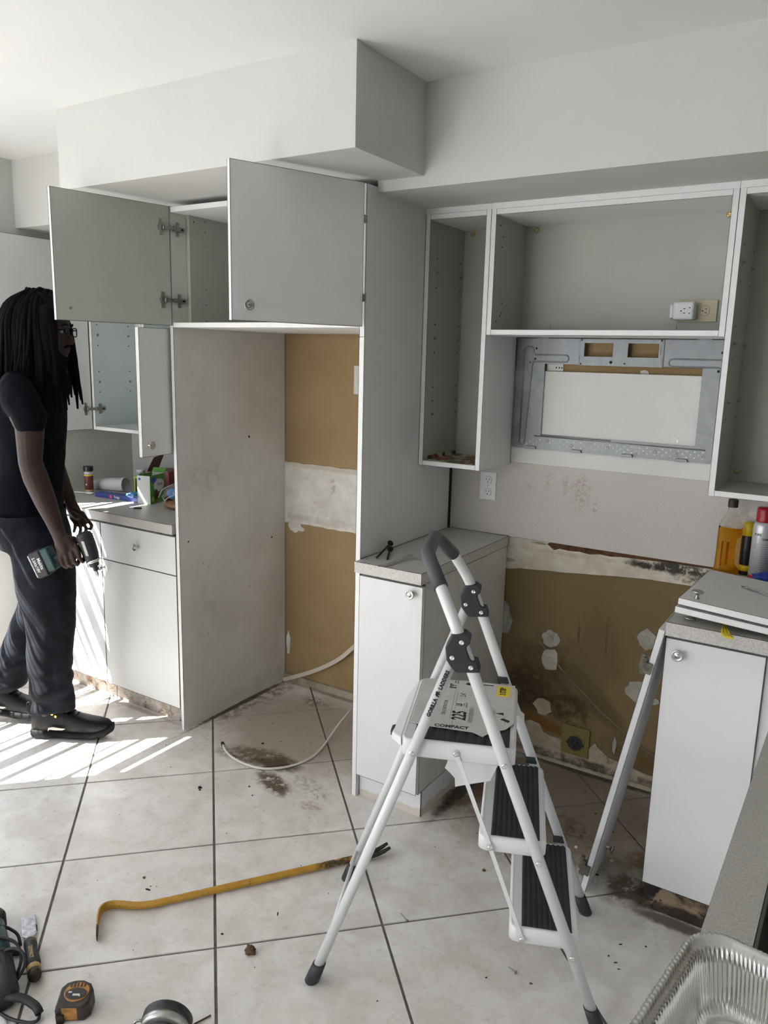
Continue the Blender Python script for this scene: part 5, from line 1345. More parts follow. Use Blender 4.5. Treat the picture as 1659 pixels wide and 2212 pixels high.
# ---------------------------------------------------------------- small worktop: bolts and tape
def bolt(label, a, b, cat='bolt'):
    t = thing('rusty_bolt', label, cat, (a[0], a[1], .914), 'old anchor bolts'); a, b = V(a), V(b); d_ = (b - a).normalized()
    MB().cyl(a, b, .0038, n=10).build('shaft', 'iron_dark', t)
    MB().lathe([(.0105, 0), (.0115, .002), (.009, .005), (.002, .006)], b, d_, 16).build('head', 'iron_dark', t)
bolt('old anchor bolt leaning on the tall panel, its tip nearest the tape', (-1.398, 2.243, .9185), (-1.442, 2.330, .9300))
bolt('old anchor bolt leaning on the tall panel, farther left of the pair', (-1.438, 2.236, .9185), (-1.456, 2.352, .9450))
MB().lathe([(.0015, 0), (.0045, .001), (.0045, .0035), (.0015, .004)], (-1.462, 2.205, .9145), (0, 0, 1), 10).build('nut', 'steel_dark')
bpy.data.objects['nut']['label'] = 'tiny steel nut at the front left corner of the short worktop'; bpy.data.objects['nut']['category'] = 'nut'
simple('tape_grey', (0.30, 0.29, 0.26), 0.6, var=0.3, vscale=60)
tpth = [V(p) for p in ((-1.376, 2.148, .916), (-1.352, 2.182, .918), (-1.352, 2.215, .921), (-1.350, 2.26, .922), (-1.346, 2.318, .926), (-1.330, 2.312, .921), (-1.300, 2.322, .917))]
pts = fillet(tpth, .02, 4); rg = []
for i, p in enumerate(pts):
    t = (pts[min(i + 1, len(pts) - 1)] - pts[max(i - 1, 0)]).normalized(); s_ = t.cross(V((0, 0, 1))).normalized(); hw_ = .0068 if i < len(pts) - 7 else .0035
    rg.append([p + s_ * hw_, p + s_ * hw_ + V((0, 0, .0008)), p - s_ * hw_ + V((0, 0, .003)), p - s_ * hw_ + V((0, 0, .0022))])
tt = MB().loft(rg, smooth=False).build('tape_strip', 'tape_grey'); tag(tt, 'crumpled strip of grey tape on the short worktop front edge', 'tape')
# ---------------------------------------------------------------- things on the left worktop
ZT = .9092
simple('spice_red', (0.16, 0.035, 0.03), 0.45, var=0.4, vscale=120)
simple('label_tan', (0.55, 0.42, 0.22), 0.5)
simple('cap_black', (0.012, 0.012, 0.014), 0.3)
simple('cup_plastic', (0.60, 0.61, 0.63), 0.35)
simple('carton_green', (0.10, 0.30, 0.035), 0.5)
simple('carton_white', (0.70, 0.74, 0.70), 0.5)
simple('carton_red', (0.20, 0.02, 0.025), 0.4)
simple('carton_pink', (0.42, 0.12, 0.11), 0.5)
simple('cardboard', (0.20, 0.13, 0.08), 0.8)
simple('lime', (0.50, 0.62, 0.06), 0.5)
simple('blue_carton', (0.03, 0.05, 0.25), 0.4)
simple('blue_film', (0.12, 0.30, 0.62), 0.25)
simple('logo_blue', (0.03, 0.08, 0.35), 0.5)
simple('logo_pink', (0.75, 0.10, 0.16), 0.5)
simple('brown_choc', (0.12, 0.03, 0.02), 0.5)
simple('bread', (0.45, 0.24, 0.12), 0.8, var=0.3, vscale=40)
glass('bag_film', (0.95, 0.95, 0.97), 0.12, 1.08)
j = thing('spice_jar', 'spice jar with black cap and yellow-ringed red-brown label', 'jar', (-3.322, 2.474, ZT))
jc = V((-3.322, 2.474, ZT))
MB().lathe([(.019, 0), (.0215, .003), (.0215, .012)], jc, (0, 0, 1), 24).build('base', 'label_tan', j)
MB().lathe([(.0212, .012), (.0218, .013), (.0218, .088), (.0212, .089)], jc, (0, 0, 1), 24).build('label_band', 'spice_red', j)
MB().lathe([(.0219, .082), (.0221, .083), (.0221, .087), (.0219, .088)], jc, (0, 0, 1), 24).build('yellow_ring', 'ink_yellow', j)
MB().lathe([(.0212, .089), (.0205, .098), (.018, .104), (.018, .108)], jc, (0, 0, 1), 24).build('neck', 'cup_plastic', j)
MB().lathe([(.0235, .105), (.0242, .107), (.0242, .128), (.0225, .1305), (.001, .131)], jc, (0, 0, 1), 24).build('cap', 'cap_black', j)
MB().box(-3.318, -3.309, 2.452, 2.4524, ZT + .036, ZT + .044).build('label_mark', 'label_white', j)
cu = thing('plastic_cup', 'frosted clear plastic cup lying on its side beside the spice jar', 'cup', (-3.29, 2.58, ZT))
ca, cb_ = V((-3.372, 2.545, ZT + .0245)), V((-3.185, 2.590, ZT + .0365)); cd = (cb_ - ca).normalized(); CL = (cb_ - ca).length
MB().lathe([(.0005, 0), (.017, 0), (.0235, .006), (.0255, .03), (.0310, .062), (.0325, .085), (.0330, .09), (.0345, CL - .028), (.0358, CL - .012), (.0358, CL - .003), (.0345, CL), (.032, CL - .002), (.030, CL - .04), (.0005, CL - .05)], ca, cd, 32).build('cup', 'cup_plastic', cu)
sp_ = thing('plastic_spoon', 'white plastic spoon lying in front of the spice jar', 'spoon', (-3.3, 2.42, ZT))
MB().tube([(-3.385, 2.402, ZT + .003), (-3.33, 2.412, ZT + .006), (-3.285, 2.424, ZT + .006)], .0032, 8, .6).build('handle', 'plastic_white', sp_)
mb = MB()
rg = []
for t, r_ in ((0, .003), (.01, .010), (.022, .0155), (.034, .0165), (.046, .013), (.054, .003)):
    c_ = V((-3.287 + t * .97, 2.424 + t * .25, ZT + .0062 + (.003 if r_ < .005 else 0)))
    rg.append([c_ + V((-.25, .97, 0)) * (r_ * math.cos(2 * math.pi * i / 12)) + V((0, 0, r_ * .34 * math.sin(2 * math.pi * i / 12))) for i in range(12)])
mb.loft(rg); mb.build('bowl', 'plastic_white', sp_)
# long blue carton
bx = thing('blue_carton', 'long flat dark blue carton lying at the worktop front', 'box', (-3.05, 2.44, ZT))
BM = local((-3.188, 2.405, ZT), V((.996, .085, 0)).normalized(), V((-.085, .996, 0)).normalized(), V((0, 0, 1)))
MB(BM).box(0, .30, 0, .052, 0, .022).build('carton', 'blue_carton', bx, bevel=.001)
fx = local(BM @ V((0, 0, 0)), BM.to_3x3() @ V((1, 0, 0)), V((0, 0, 1)), BM.to_3x3() @ V((0, -1, 0)))
MB(fx).cyl((.105, .011, 0), (.105, .011, .0004), .0085, n=20).build('logo_disc', 'logo_pink', bx)
text_mesh('carton_lettering', 'Fudge', .017, fx @ Matrix.Translation((.146, .011, .0002)), 'label_white', bx, depth=.0002, sx=.9, bold=.0004)
# crumpled blue film on its right end
fb = MB(); fb.sphere((0, 0, 0), 1, 36, 20)
for i, p in enumerate(fb.v):
    q = p * (1 + noise.noise(p * 2.2) * .5 + noise.noise(p * 6) * .3)
    fb.v[i] = V((-2.925 + q.x * .040, 2.425 + q.y * .028, ZT + .0225 + .013 + max(-.9, q.z) * .0125))
f_ = fb.build('film_wrapper', 'blue_film'); tag(f_, 'crumpled light blue film wrapper on the end of the long blue carton', 'wrapper')
# white and green carton, open top
gb = thing('drink_carton', 'open white and green drink-mix carton standing at the front', 'box', (-2.85, 2.47, ZT))
Wd, Gd = V((-.955, -.295, 0)).normalized(), V((-.295, .955, 0)).normalized()
C0 = V((-2.823, 2.432, ZT))
def vquad(mb, o, d, a, b, z0, z1, off, t=.0006, n=None):
    n = n or V((-d.y, d.x, 0)); p = o + n * off
    mb.prism([p + d * a + V((0, 0, z0)), p + d * b + V((0, 0, z0)), p + d * b + V((0, 0, z1)), p + d * a + V((0, 0, z1))], n * t)
HW, HG, HH = .068, .128, .134
nW = V((-Wd.y, Wd.x, 0)); nW = nW if nW.y < 0 else -nW
nG = V((-Gd.y, Gd.x, 0)); nG = nG if nG.x > 0 else -nG
for q_, off_ in ((C0, -.001), (C0 + Gd * HG, 0)):
    mb = MB(); vquad(mb, q_, Wd, 0, HW, 0, HH, off_, .001, nW); mb.build('white_side', 'carton_white', gb)
for q_, off_ in ((C0, -.001), (C0 + Wd * HW, 0)):
    mb = MB(); vquad(mb, q_, Gd, 0, HG, 0, HH, off_, .001, nG); mb.build('green_side', 'carton_green', gb)
mb = MB(); mb.prism([C0 + V((0, 0, .001)), C0 + Wd * HW + V((0, 0, .001)), C0 + Wd * HW + Gd * HG + V((0, 0, .001)), C0 + Gd * HG + V((0, 0, .001))], V((0, 0, .001))); mb.build('base', 'carton_green', gb)
mb = MB(); mb.prism([C0 + Gd * HG + V((0, 0, HH)), C0 + Wd * HW + Gd * HG + V((0, 0, HH)), C0 + Wd * HW + Gd * (HG + .015) + V((0, 0, HH + .02)), C0 + Gd * (HG + .015) + V((0, 0, HH + .02))], V((0, 0, .001))); mb.build('top_flap', 'carton_green', gb)
MG = local(C0 + nG * .0003, Gd, V((0, 0, 1)), nG)
def gellipse(cx, cz, rx_, rz_, mat, nm, lvl=0, n=24):
    MB(MG).prism([(cx + rx_ * math.cos(2 * math.pi * i / n), cz + rz_ * math.sin(2 * math.pi * i / n), .0002 + lvl * .0003) for i in range(n)], (0, 0, .0002)).build(nm, mat, gb)
gellipse(.075, .083, .045, .030, 'label_white', 'white_badge'); gellipse(.030, .112, .022, .014, 'logo_blue', 'blue_badge', 1); gellipse(.050, .040, .016, .026, 'brown_choc', 'printed_shape', 1); gellipse(.020, .022, .010, .012, 'lime', 'printed_shape', 1)
text_mesh('carton_lettering', 'Stevia', .021, MG @ Matrix.Translation((.082, .088, .0009)), 'ink_black', gb, depth=.0001, sx=.9)
MW = local(C0 + nW * .0003, -Wd, V((0, 0, 1)), nW)
MB(MW).cyl((-.055, .118, 0), (-.055, .118, .0004), .006, n=16).build('blue_badge', 'logo_blue', gb)
# bag of bread
bg_ = thing('bread_bag', 'clear plastic bag with bread and blue clip label against the tall panel', 'bag', (-2.66, 2.46, ZT))
mb = MB(); mb.sphere((0, 0, 0), 1, 28, 16)
for i, p in enumerate(mb.v):
    k = 1 + noise.noise(p * 2) * .12; mb.v[i] = V((-2.655 + p.x * .085 * k, 2.455 + p.y * .06 * k, ZT + .019 + max(-.95, p.z) * .019 * k))
mb.build('bread', 'bread', bg_)
simple('bag_white', (0.60, 0.63, 0.68), 0.2)
mb = MB(); mb.sphere((0, 0, 0), 1, 44, 28)
for i, p in enumerate(mb.v):
    k = 1 + noise.noise(p * 2.6) * .22 + noise.noise(p * 7) * .10; zz = p.z
    wd2 = 1.0 if zz < 0 else 1 - zz * .45
    mb.v[i] = V((-2.650 + p.x * .100 * k * wd2, 2.460 + p.y * .070 * k * wd2, ZT + .062 + max(-.96, zz) * .062 * (k if zz > 0 else 1)))
mb.build('film', 'bag_film', bg_)
for (x0_, y0_, z0_, x1_, y1_, z1_) in ((-2.73, 2.40, .05, -2.66, 2.42, .115), (-2.70, 2.395, .02, -2.62, 2.40, .075), (-2.64, 2.40, .09, -2.60, 2.41, .05)):
    MB().tube(fillet([V((x0_, y0_, ZT + z0_)), V(((x0_ + x1_) / 2, y0_ - .012, ZT + (z0_ + z1_) / 2 + .01)), V((x1_, y1_, ZT + z1_))], .02), .0022, 6).build('film_fold', 'bag_white', bg_)
mb = MB(); mb.sphere((-2.668, 2.425, ZT + .072), .026, 16, 10, (1.2, .5, .9)); mb.build('blue_label', 'blue_film', bg_)
# boxes and tubs behind
rb_ = thing('red_carton', 'dark red carton with its brown flap raised, behind the green carton', 'box', (-3.03, 2.74, ZT))
RM = local((-3.085, 2.640, ZT), V((.90, .43, 0)).normalized(), V((-.43, .90, 0)).normalized(), V((0, 0, 1)))
MB(RM).box(0, .115, 0, .15, 0, .108).build('carton', 'carton_red', rb_, bevel=.001)
MB(RM).box(.0, .115, -.0008, 0, .002, .106).build('front_print', 'carton_pink', rb_)
MB(RM).box(.060, .104, -.0004, .022, .1082, .1088).build('top_label', 'label_white', rb_)
MB(RM).prism([(0, 0, .108), (0, .15, .108), (-.012, .15, .112), (-.03, .15, .150), (.045, .02, .175), (.025, 0, .165)][0:0] or [(0, .0, .108), (.0, .15, .108), (.030, .15, .180), (.030, .02, .178)], (.0015, 0, 0)).build('flap', 'cardboard', rb_)
bt_ = thing('black_tub', 'black cylindrical tub beside the red carton on the left worktop', 'tub', (-3.135, 2.665, ZT))
MB().lathe([(.022, 0), (.024, .003), (.024, .085), (.022, .088), (.001, .088)], (-3.135, 2.665, ZT), (0, 0, 1), 24).build('body', 'cap_black', bt_)
wt_ = thing('white_tub', 'small white-lidded tub behind the lying plastic cup', 'tub', (-3.20, 2.70, ZT))
MB().lathe([(.020, 0), (.021, .003), (.021, .085)], (-3.205, 2.705, ZT), (0, 0, 1), 24).build('body', 'cup_plastic', wt_)
MB().lathe([(.0225, .083), (.0225, .098), (.020, .1), (.001, .1)], (-3.205, 2.705, ZT), (0, 0, 1), 24).build('lid', 'plastic_white', wt_)
lx = thing('lime_box', 'black box with lime green border beside the green carton', 'box', (-3.03, 2.58, ZT))
LM = local((-3.105, 2.575, ZT), V((.955, .295, 0)).normalized(), V((-.295, .955, 0)).normalized(), V((0, 0, 1)))
MB(LM).box(0, .11, 0, .045, 0, .088).build('carton', 'cap_black', lx, bevel=.001)
mb = MB(LM); mb.box(0, .11, -.0008, -.0002, .080, .088); mb.box(0, .006, -.0008, -.0002, 0, .080); mb.box(0, .11, 0, .045, .088, .0888); mb.build('lime_border', 'lime', lx)
for k in range(5): MB(LM).box(.022, .085, -.0010, -.0002, .066 - k * .012, .070 - k * .012).build('printed_line', 'label_white', lx)
lx2 = thing('lime_box', 'box with lime green top edge behind the bread bag', 'box', (-2.72, 2.66, ZT))
MB().box(-2.80, -2.62, 2.62, 2.68, ZT, ZT + .095).build('carton', 'carton_white', lx2, bevel=.001)
MB().box(-2.80, -2.62, 2.619, 2.62, ZT + .085, ZT + .095).build('lime_border', 'lime', lx2)
bi = MB().cyl((-2.805, 2.318, ZT + .0045), (-2.772, 2.335, ZT + .0045), .0045, .0035, n=8).build('driver_bit', 'iron_dark'); tag(bi, 'short dark driver bit near the front of the left worktop', 'bit')

# ---------------------------------------------------------------- debris
simple('chip_black', (0.015, 0.012, 0.010), 0.8)
simple('chip_brown', (0.13, 0.07, 0.035), 0.85, var=0.3, vscale=80)
simple('chip_white', (0.62, 0.60, 0.55), 0.8)
rnd = random.Random(11)
def chip(x, y, r, mat, flat=.5, el=1.0):
    n = 6; a0 = rnd.uniform(0, 6.28); pts = []
    ca_, sa_ = math.cos(a0), math.sin(a0)
    for i in range(n):
        a = 2 * math.pi * i / n; k = rnd.uniform(.6, 1.15); u_, v_ = r * k * math.cos(a) * el, r * k * math.sin(a) / el
        pts.append((x + u_ * ca_ - v_ * sa_, y + u_ * sa_ + v_ * ca_, 0.0003))
    mb = MB(); n_ = len(pts); hh = r * flat
    top = [(x + (p[0] - x) * .7, y + (p[1] - y) * .7, hh * rnd.uniform(.6, 1.1)) for p in pts]
    mb.loft([[V(p) for p in pts], [V(p) for p in top]], smooth=False); return mb.build('debris_chip', mat)
CH = [(-1.391, 1.400, .005, 0, .8), (-1.714, 1.424, .0035, 0, .5), (-1.709, 1.410, .009, 0, .2, 1.6), (-1.699, 1.434, .003, 0, .5), (-1.996, 1.907, .010, 0, .7), (-1.985, 1.896, .007, 0, .6), (-1.762, 1.441, .008, 1, .2), (-1.233, 1.359, .003, 0, .4), (-.702, 1.676, .004, 0, .5),
      (-.595, 1.724, .006, 1, .4), (-1.087, 2.094, .003, 0, .5), (-.899, 2.076, .009, 1, .4), (-.653, 2.231, .005, 2, .5), (-.692, 2.366, .008, 2, .5), (-.588, 2.262, .006, 0, .5), (-.538, 2.152, .005, 2, .5), (-1.244, 1.707, .0025, 0, .5), (-1.397, 1.763, .003, 0, .4), (-1.278, 1.932, .003, 0, .5), (-1.005, 2.244, .004, 0, .4),
      (-.438, 2.000, .005, 0, .4, 1.5), (-.453, 1.938, .004, 0, .4), (-.429, 1.924, .005, 1, .4, 1.4), (-.376, 2.032, .004, 0, .5), (-.415, 1.905, .004, 0, .5, 1.5), (-1.120, 1.496, .003, 0, .5), (-1.314, 1.55, .006, 0, .3, 2.0), (-1.713, 1.755, .003, 0, .4), (-1.72, 2.317, .006, 2, .4), (-1.70, 2.20, .007, 2, .5), (-1.66, 2.13, .006, 2, .4),
      (-2.03, 2.30, .007, 0, .8), (-1.98, 2.36, .004, 0, .6), (-1.85, 2.02, .007, 1, .4), (-1.80, 1.98, .005, 0, .4), (-1.62, 2.42, .005, 0, .4), (-.62, 2.52, .012, 0, .25), (-.57, 2.36, .008, 2, .6), (-.70, 2.60, .006, 0, .4), (-1.02, 2.42, .007, 2, .5), (-1.06, 2.36, .006, 0, .5), (-.95, 2.52, .006, 0, .4), (-.85, 2.35, .007, 0, .4, 1.4), (-.80, 2.27, .006, 2, .5),
      (-.42, 1.70, .0035, 0, .4), (-.52, 1.58, .003, 1, .4), (-.90, 1.45, .003, 0, .4), (-.75, 1.36, .003, 0, .4), (-1.02, 1.25, .003, 1, .4), (-1.35, 1.15, .0025, 0, .4), (-1.55, 1.22, .0025, 0, .4), (-2.10, 1.62, .003, 0, .4), (-1.87, 1.35, .0025, 0, .4), (-2.2, 1.95, .004, 1, .4), (-2.35, 2.06, .004, 0, .4)]
nm_ = ['chip_black', 'chip_brown', 'chip_white']; adj = ['tiny black debris fleck', 'small brown debris flake', 'small white plaster crumb']
LMK = [((-1.55, 1.50), 'on the tiles beside the yellow bar'), ((-1.98, 1.92), 'on the open tiles in front of the fridge alcove'), ((-2.0, 2.33), 'on the stained alcove floor'), ((-1.68, 2.22), 'by the foot of the right tall panel'), ((-1.23, 1.80), 'near the bar claw'),
       ((-1.25, 1.32), 'near the brown crumbly clump'), ((-1.02, 2.40), 'in the dirt beside the narrow base cabinet'), ((-.62, 2.30), 'on the stove bay floor near the leaning door'), ((-.75, 2.45), 'in the middle of the dirty stove bay'), ((-1.05, 2.08), 'in front of the narrow base cabinet'),
       ((-.42, 1.96), 'on the tile in front of the right base cabinet'), ((-.65, 1.69), 'under the open ladder'), ((-.47, 1.62), 'beside the front foot of the ladder'), ((-.90, 1.42), 'on the front tile between the ladder feet'), ((-1.40, 1.18), 'on the foreground tile below the yellow bar'), ((-2.20, 1.95), 'near the left tall panel foot'), ((-2.1, 1.6), 'on the tiles in front of the man')]
for c_ in CH:
    o = chip(c_[0], c_[1], c_[2] * .85, nm_[c_[3]], c_[4], c_[5] if len(c_) > 5 else 1.0)
    w_ = min(LMK, key=lambda l: (l[0][0] - c_[0]) ** 2 + (l[0][1] - c_[1]) ** 2)[1]
    sz = '' if c_[2] < .006 else ('larger ' if c_[3] == 0 else 'larger ')
    lab = adj[c_[3]].replace('tiny ', sz or 'tiny ').replace('small ', sz or 'small ') + ' ' + w_
    tag(o, lab, 'debris', lab.replace('fleck', 'flecks').replace('flake', 'flakes').replace('plaster crumb', 'plaster crumbs'))
mb = MB(); mb.sphere((0, 0, 0), 1, 16, 10)
for i, p in enumerate(mb.v):
    k = 1 + noise.noise(p * 2.5) * .7; mb.v[i] = V((-1.277 + p.x * .015 * k, 1.389 + p.y * .013 * k, .0095 + max(-.9, p.z) * .010 * k))
tag(mb.build('debris_clump', 'chip_brown'), 'brown crumbly clump on the tile left of the near ladder foot', 'debris')
def screw(label, a, b):
    t = thing('screw', label, 'screw', (a[0], a[1], 0), 'screws dropped on the floor'); a, b = V(a), V(b); d_ = (b - a).normalized()
    MB().cyl(a, b, .0009, .0021, n=8).build('shaft', 'steel_dark', t)
    MB().lathe([(.002, -.001), (.0048, .001), (.0048, .002), (.001, .002)], b, d_, 12).build('head', 'steel_dark', t)
screw('slim long screw on the grout line left of the treads', (-1.018, 1.756, .0022), (-.984, 1.736, .005))
screw('short dark screw on the tile under the ladder near foot', (-.668, 1.742, .0022), (-.643, 1.733, .005))
st_ = MB().tube([(-1.232, 1.138, .003), (-1.224, 1.160, .003), (-1.217, 1.180, .003)], .0022, 6).build('splinter', 'torn_brown'); tag(st_, 'short reddish splinter beside the metal guard clamp', 'splinter')
# ---------------------------------------------------------------- the man
PO, PF, PS = V((-2.83, 1.93, 0)), V((.8452, .5344, 0)), V((.5344, -.8452, 0))
def PP(a, s, z): return PO + PF * a + PS * s + V((0, 0, z))
def skin_mat(name, c1, c2, rough):
    mt, nt, b = new_mat(name); P = pos(nt); n = noise_tex(nt, P, 25, 4, 0.6)
    nt.links.new(mix(nt, n, c1, c2), b.inputs['Base Color']); b.inputs['Roughness'].default_value = rough; b.inputs['Specular IOR Level'].default_value = 0.3
    bump(nt, b, noise_tex(nt, P, 220, 4, 0.6), 0.1, 0.002)
skin_mat('skin_brown', (0.024, 0.012, 0.009), (0.038, 0.018, 0.014), 0.55)
simple('hair_black', (0.0028, 0.0025, 0.003), 0.85, spec=0.12, bmp=0.3, bscale=400)
def denim():
    mt, nt, b = new_mat('denim'); P = pos(nt)
    n = noise_tex(nt, P, 10, 5, 0.6, 0.6)
    nt.links.new(mix(nt, mrange(nt, n, 0.35, 0.7), (0.006, 0.0068, 0.0095), (0.014, 0.0165, 0.023)), b.inputs['Base Color'])
    b.inputs['Roughness'].default_value = 0.85; b.inputs['Specular IOR Level'].default_value = 0.15
    bump(nt, b, noise_tex(nt, P, 300, 3, 0.6), 0.3, 0.002)
denim()
simple('shirt_black', (0.0035, 0.004, 0.0065), 0.9, var=0.2, vscale=30, bmp=0.3, bscale=350, spec=0.1)
simple('shoe_black', (0.005, 0.005, 0.0055), 0.5, spec=0.2, var=0.2, vscale=60)
simple('shoe_sole', (0.005, 0.005, 0.006), 0.7, spec=0.15)
simple('shoe_silver', (0.50, 0.49, 0.44), 0.35)
simple('gold', (0.65, 0.45, 0.12), 0.3, 0.9)

def union(mbs, voxel, smooth_it, name, mat, parent, disp=None):
    """fuse closed shapes into one continuous surface"""
    me = bpy.data.meshes.new(name); vs, fs = [], []
    for mb in mbs:
        n = len(vs); vs += [tuple(v) for v in mb.v]; fs += [[i + n for i in f] for f in mb.f]
    me.from_pydata(vs, [], fs); me.update()
    bm = bmesh.new(); bm.from_mesh(me); bmesh.ops.remove_doubles(bm, verts=bm.verts, dist=1e-5); bmesh.ops.recalc_face_normals(bm, faces=bm.faces); bm.to_mesh(me); bm.free()
    t = bpy.data.objects.new(name, me); COL.objects.link(t)
    r = t.modifiers.new('r', 'REMESH'); r.mode = 'VOXEL'; r.voxel_size = voxel; r.use_smooth_shade = True
    s = t.modifiers.new('s', 'SMOOTH'); s.factor = .5; s.iterations = smooth_it
    dg = bpy.context.evaluated_depsgraph_get(); dg.update()
    m2 = bpy.data.meshes.new_from_object(t.evaluated_get(dg)); COL.objects.unlink(t); bpy.data.objects.remove(t)
    if disp:
        nr = [v.normal.copy() for v in m2.vertices]
        for v, n_ in zip(m2.vertices, nr): v.co += n_ * disp(v.co)
    m2.name = name; m2.materials.clear(); m2.materials.append(MATS[mat])
    for p in m2.polygons: p.use_smooth = True
    o = bpy.data.objects.new(name, m2); COL.objects.link(o)
    if parent is not None: o.parent = parent; o.matrix_parent_inverse = Matrix.Translation(-world_loc(parent))
    return o
def limb(pts, n=16, flat=1.0):
    """tapered capsule chain in the man's own frame: (a, s, z, radius)"""
    mb = MB(); P = [PP(*p[:3]) for p in pts]; R_ = [p[3] for p in pts]
    out, rr = [], []
    d0 = (P[1] - P[0]).normalized(); d1 = (P[-1] - P[-2]).normalized()
    for t in (1.0, .7): out.append(P[0] - d0 * R_[0] * t * .98); rr.append(R_[0] * max(.08, math.sqrt(1 - t * t)) if t < 1 else R_[0] * .12)
    for i in range(len(P) - 1):
        for k in range(4):
            t = k / 4; out.append(P[i].lerp(P[i + 1], t)); rr.append(R_[i] * (1 - t) + R_[i + 1] * t)
    out.append(P[-1]); rr.append(R_[-1])
    for t in (.7, 1.0): out.append(P[-1] + d1 * R_[-1] * t * .98); rr.append(R_[-1] * (math.sqrt(1 - t * t) if t < 1 else .12))
    return mb.tube(out, rr, n)
def eloft(levels, n=28):
    """stacked ellipses: (z, a centre, s centre, half depth, half width)"""
    mb = MB()
    mb.loft([[PP(c + h_ * math.cos(2 * math.pi * i / n), s + w_ * math.sin(2 * math.pi * i / n), z) for i in range(n)] for z, c, s, h_, w_ in levels])
    return mb
def ball(a, s, z, ra, rs, rz_, n=20):
    mb = MB(); mb.sphere((0, 0, 0), 1, n, 14)
    mb.v = [PP(a + p.x * ra, s + p.y * rs, z + p.z * rz_) for p in mb.v]; return mb

man = thing('person', 'person with long black locks in black t-shirt and dark jeans stepping forward, driver in hand', 'person', PO)
parts = []
# head
parts += [ball(.002, 0, 1.712, .102, .080, .112), ball(.038, 0, 1.640, .060, .058, .072), ball(.062, 0, 1.600, .030, .036, .030), ball(.080, 0, 1.692, .024, .050, .020),
          ball(.070, 0, 1.725, .036, .052, .045)]
parts += [limb([(.092, 0, 1.682, .009), (.106, 0, 1.655, .011), (.112, 0, 1.640, .0125)]), limb([(.104, .011, 1.636, .008), (.108, -.011, 1.636, .008)]),
          limb([(.088, .016, 1.612, .009), (.096, 0, 1.613, .0095), (.088, -.016, 1.612, .009)]), limb([(.086, .013, 1.600, .009), (.093, 0, 1.599, .0095), (.086, -.013, 1.600, .009)]),
          limb([(.078, .010, 1.580, .014), (.078, -.010, 1.580, .014)]), ball(.062, .036, 1.650, .022, .020, .024), ball(.062, -.036, 1.650, .022, .020, .024)]
for s in (-1, 1): parts.append(ball(-.005, s * .080, 1.665, .018, .008, .030))
parts.append(limb([(-.015, 0, 1.64, .056), (-.035, 0, 1.55, .058), (-.06, 0, 1.46, .066)]))
# torso and legs under the clothes
parts.append(eloft([(1.50, -.060, 0, .055, .110), (1.46, -.068, 0, .085, .165), (1.40, -.070, 0, .104, .180), (1.30, -.072, 0, .110, .160), (1.20, -.080, 0, .108, .150), (1.10, -.092, 0, .104, .142), (1.00, -.10, 0, .108, .150), (.92, -.098, 0, .112, .160), (.84, -.092, 0, .102, .155)]))
parts.append(limb([(-.06, .085, .88, .095), (-.010, .095, .70, .086), (.0, .095, .53, .062), (-.012, .095, .36, .054), (-.035, .095, .12, .040)]))
parts.append(limb([(-.10, -.085, .88, .095), (-.105, -.09, .70, .086), (-.11, -.088, .52, .062), (-.20, -.075, .34, .052), (-.285, -.055, .12, .040)]))
# right arm (towards the camera)
parts.append(limb([(-.045, .165, 1.452, .058), (-.010, .195, 1.395, .058), (.020, .208, 1.32, .053), (.020, .222, 1.19, .043), (.038, .225, 1.13, .046), (.068, .222, 1.04, .041), (.096, .226, .965, .031), (.112, .232, .925, .027)]))
# left arm
parts.append(limb([(-.085, -.165, 1.452, .056), (-.095, -.205, 1.36, .052), (-.11, -.225, 1.19, .042), (-.085, -.225, 1.12, .044), (-.045, -.21, 1.03, .036), (-.012, -.20, .965, .027)]))
# right hand closed round the driver handle
hax = V((.167, 0, .072)).normalized()
parts.append(limb([(.112, .232, .925, .026), (.132, .250, .895, .027), (.150, .262, .868, .026)]))
parts.append(limb([(.128, .255, .880, .021), (.140, .262, .850, .020), (.140, .264, .838, .016)])); parts.append(limb([(.150, .252, .898, .020), (.182, .260, .868, .018)]))
fing = [(.203, .868, 1.0), (.181, .858, 1.05), (.159, .848, 1.0), (.138, .838, .88)]
for k, (a, z, L_) in enumerate(fing):
    dz = -(z - .838) * .0
    parts.append(limb([(a - .014, .262, z + .012, .0105), (a, .2745, z - .012 * L_, .0098), (a + .006, .2735, z - .038 * L_, .0086), (a + .009, .256, z - .054 * L_, .0084), (a + .008, .237, z - .048 * L_, .0084), (a + .006, .228, z - .036 * L_, .0078)], 10))
parts.append(limb([(.140, .235, .900, .014), (.172, .222, .892, .0125), (.196, .218, .880, .0105), (.206, .224, .868, .0090)], 10))
# left hand, relaxed
LA = .048
parts.append(limb([(-.062 + LA, -.20, .960, .026), (-.045 + LA, -.198, .925, .027), (-.028 + LA, -.195, .900, .023)])); parts.append(limb([(-.052 + LA, -.20, .925, .020), (-.050 + LA, -.20, .895, .016)]))
for a, z, ln, sp__ in ((-.002, .900, 1.0, .016), (-.018, .887, 1.08, .006), (-.034, .880, 1.02, -.002), (-.050, .878, .85, -.008)):
    a += LA
    parts.append(limb([(a - .006, -.197, z + .010, .0100), (a + .012 * ln, -.196, z - .018 * ln, .0086), (a + .018 * ln + sp__, -.198, z - .044 * ln, .0078), (a + .010 * ln + sp__, -.202, z - .064 * ln, .0070)], 10))
parts.append(limb([(-.040 + LA, -.180, .930, .012), (-.006 + LA, -.168, .916, .0100), (.016 + LA, -.168, .898, .0085), (.022 + LA, -.172, .880, .0075)], 10))
union(parts, .0042, 2, 'body', 'skin_brown', man)
